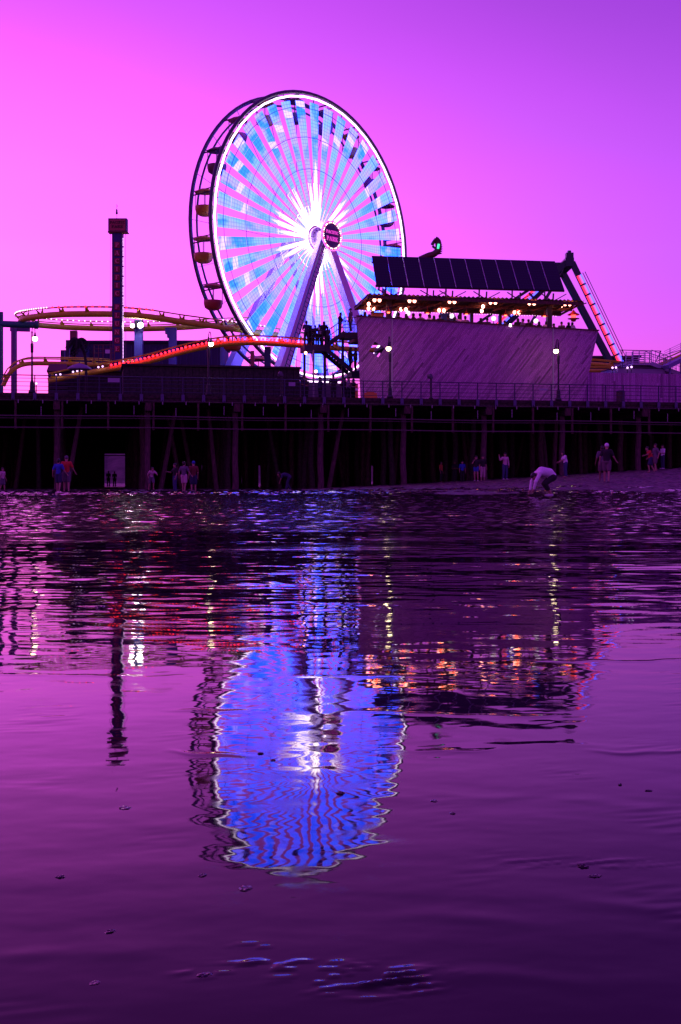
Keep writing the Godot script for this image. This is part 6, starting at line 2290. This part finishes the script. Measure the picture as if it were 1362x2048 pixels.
	var rows := [
		[722, 632, 0, -40, "diner in dark clothes at the terrace corner nearest the ferris wheel"], [730.5, 627, 1, 20, "taller long haired diner second from the ferris wheel end of the terrace"], [740, 632, 0, 60, "third diner from the ferris wheel, before the orange counter"],
		[801, 626, 0, 30, "dark diner standing just left of the first white globe"], [812, 631, 1, -30, "long haired diner right under the first white globe"], [831, 626, 0, 50, "broad dark diner between the first globe and second pendant"],
		[843.5, 629, 2, -60, "diner in a lilac shirt left of the second pendant"], [860, 632, 3, 40, "diner in a pale top under the second pendant"], [868, 634.5, 1, -20, "long haired diner just right of the second pendant"], [880.5, 633, 0, 15, "dark diner halfway between the second pendant and second globe"],
		[896.5, 635.5, 4, 70, "diner with a hair bun left of the second white globe"], [908, 638, 1, -50, "seated long haired diner under the second white globe"], [918.5, 634, 3, 20, "white shirted diner right of the second white globe"], [930.5, 636, 2, -35, "lilac shirted diner under the third pendant"],
		[962.5, 639.5, 1, 25, "long haired diner right of the dark column in the middle"], [974.5, 640, 4, -10, "diner with a hair bun left of the third white globe"], [1010.5, 644.5, 0, 35, "lone low diner left of the wall spotlight"],
		[1036, 640, 1, -15, "long haired diner right of the wall spotlight"], [1046, 641.5, 2, 45, "lilac shirted diner between two dark diners right of the spotlight"], [1056.5, 642, 0, -45, "dark diner just left of the fourth white globe"], [1069, 645, 4, 10, "diner with a hair bun below the fourth white globe"], [1083, 645, 1, 30, "long haired diner right of the fourth white globe"],
		[1092.5, 646, 3, -20, "white shirted diner just left of the far column"], [1113, 649, 0, 55, "dark diner just right of the far column"], [1127.5, 646, 5, -30, "diner in a cap left of the pagoda lantern"], [1138, 648, 1, 20, "long haired diner below the pagoda lantern"], [1144, 648, 3, -60, "white shirted diner right below the pagoda lantern"]]
	for r in rows:
		var q := on_pier(r[0], r[1] - 3.5, 3.6)
		var at := pier(q.x, FLOOR, 3.6 + (0.4 if int(r[0]) % 2 else 0.0))
		var tall := clampf(q.y - FLOOR, 1.45, 1.95)
		place_copy(first, kinds, r[2], r[4], at, PIER_TURN + 180.0 + r[3], tall, "diners along the terrace wall", dark_hair)
	# on the stairs and on the deck below them
	var st := [
		[613, 690, 6.9, 4, 170, "person raising an arm at the left end of the stair landing"], [622, 690, 7.4, 1, 200, "long haired person second from the left on the stair landing"], [630, 690, 6.8, 0, 150, "dark person in the middle of the stair landing"], [639, 690, 7.3, 3, 190, "pale topped person on the stair landing beside the upper flight"], [648, 690, 6.8, 1, 160, "long haired person at the foot of the upper stair flight"], [655, 690, 7.5, 5, 180, "person in a cap where the two stair flights meet"]]
	for r in st:
		var q := on_pier(r[0], r[1], r[2])
		place_copy(first, kinds, r[3], r[5], pier(q.x, DECK + platform_y, r[2]), PIER_TURN + r[4], 1.45 + 0.07 * (int(r[0] * 3.0) % 5), "people on the outdoor stairs", dark_hair)
	var fl := [[680, 672, 7.2, 0, 90, "tall person climbing the upper stair flight"], [701, 664, 7.4, 5, -80, "person in a cap on the top landing beside the terrace"]]
	for r in fl:
		var q := on_pier(r[0], r[1], r[2])
		place_copy(first, kinds, r[3], r[5], pier(q.x, q.y, r[2]), PIER_TURN + r[4], 1.66, "people on the outdoor stairs", dark_hair)
	var low := [[606, 4.2, 1, 40, "long haired person behind the railing left of the pale mast"], [613, 5.2, 0, -60, "dark person behind the railing next to the pale mast"], [640, 4.8, 4, 100, "person with a hair bun behind the railing right of the pale mast"], [667, 4.0, 0, 180, "tall dark person standing alone below the lower stair flight"], [689, 5.0, 1, -40, "long haired person below the foot of the lower stairs"], [697, 4.4, 2, 60, "lilac shirted person beside the foot of the lower stairs"], [706, 5.6, 0, 120, "dark person against the near corner of the plank wall"], [700, 6.9, 1, 90, "long haired person coming down onto the lower landing"], [711, 7.3, 4, -90, "person with a hair bun on the lower landing"]]
	for r in low:
		var q := on_pier(r[0], 790, r[1])
		var y := DECK
		if r[1] > 6.5:
			y = on_pier(700, 742, 6.5).y
		place_copy(first, kinds, r[2], r[4], pier(q.x, y, r[1]), PIER_TURN + r[3], 1.72 if r[0] != 667 else 1.85, "people by the foot of the stairs", dark_hair)

func place_copy(first: Array, kinds: Array, kind: int, label: String, at: Vector3, turn: float, tall: float, group: String, hair: Material) -> void:
	while first.size() < kinds.size():
		first.append(null)
	if first[kind] == null:
		var look: Dictionary = kinds[kind][1].duplicate()
		look.merge({"skin": skin(kind % 3), "hair_color": hair, "cell": 0.03, "girth": 1.15})
		first[kind] = person(label, at, turn, tall, kinds[kind][0], look, group)
		return
	var c: Node3D = first[kind].duplicate()
	c.name = numbered("person")
	add_child(c)
	c.position = at
	c.rotation = Vector3(0, deg_to_rad(turn), 0)
	var k := tall / 1.75
	c.scale = Vector3(k, k, k)
	tag(c, label, "person", group)

# ---------------------------------------------------------------- stones and weed on the wet sand
func make_pebbles() -> void:
	var spots := [
		[521, 1508, 17, 0.55, "dark knobbly stone in the middle of the wheel's reflection, upper left of a pair"], [546, 1521, 20, 0.35, "flat dark stone in the wheel's reflection, lower right of a pair"], [681, 1587, 26, 0.45, "long dark stone alone in the lower wheel reflection"],
		[1240, 1570, 14, 0.6, "dark stone with a pale tip alone on the sand at right"], [1297, 1582, 22, 0.28, "flat dark weed scrap beside the pale tipped stone"], [905, 1627, 17, 0.4, "small dark stone on plain sand right of the wheel's reflection"],
		[868, 1602, 26, 0.2, "thin dark weed scrap just above the small dark stone"], [121, 1755, 26, 0.4, "rounded dark stone at the left on plain sand"], [405, 1751, 24, 0.4, "dark stone just left of the reflection's lowest tip"], [491, 1777, 46, 0.22, "wide flat dark weed patch below the reflection's lowest tip"],
		[250, 1616, 44, 0.14, "thin dark weed strand below the tower's reflection"], [221, 1863, 30, 0.3, "low dark lump in the dim sand at lower left"], [1166, 1733, 30, 0.5, "dark weed lump in the dim sand at lower right"], [1190, 1752, 40, 0.2, "flat dark weed strand below the weed lump at right"],
		[409, 1951, 44, 0.25, "dark shell lump near the bottom, left of the glinting wrinkles"], [190, 1966, 34, 0.16, "thin dark weed strand in the lower left corner"], [1130, 1216, 30, 0.2, "dark lump at the ripple edge right of centre"], [790, 1213, 34, 0.22, "dark lump at the ripple edge near the middle"], [200, 1215, 36, 0.3, "dark lump at the ripple edge on the left"]]
	var m := grained("wet_stone", Color(0.008, 0.005, 0.008), Color(0.035, 0.022, 0.03), Vector3(20, 20, 20), 0.28, 0.04)
	for q in spots:
		var d: float = EYE * FOCAL / (q[1] - HORIZON)
		var x: float = (q[0] - 681.0) / FOCAL * d
		var w: float = q[2] * d / FOCAL * 0.36
		var mb := MB.new()
		var rows := 8
		var seg := 14
		var grid := []
		for i in rows + 1:
			for k in seg:
				var a := TAU * k / seg
				var e := PI * 0.5 * (1.0 - float(i) / rows * 1.25)
				var dir := Vector3(cos(a) * cos(e), sin(e), sin(a) * cos(e))
				var bump := 1.0 + 0.45 * ripple.get_noise_3d(dir.x * 1.6 + q[0], dir.y * 1.6, dir.z * 1.6 + q[1])
				grid.append(Vector3(dir.x * w * bump, dir.y * w * q[3] * bump * 0.9, dir.z * w * bump * 0.75))
		for i in rows:
			for k in seg:
				var l := (k + 1) % seg
				mb.quad(grid[i * seg + k], grid[i * seg + l], grid[(i + 1) * seg + l], grid[(i + 1) * seg + k])
		var o := obj("wet_stone" if q[3] > 0.3 else "weed_scrap", mb, m, null, Vector3(x, sand_height(x, -d, true) - w * q[3] * 0.05, -d))
		o.rotation.y = q[0] * 0.7
		tag(o, q[4], "stone" if q[3] > 0.3 else "seaweed")

func _ready() -> void:
	make_camera()
	make_sky()
	pier_turn = deg_to_rad(PIER_TURN)
	pier_e = Vector3(cos(pier_turn), 0, -sin(pier_turn))
	pier_in = Vector3(-sin(pier_turn), 0, -cos(pier_turn))
	make_beach()
	make_pier()
	make_wheel()
	make_terrace()
	make_coaster()
	make_tower()
	make_swing_ship()
	make_park()
	make_people()
	make_pebbles()
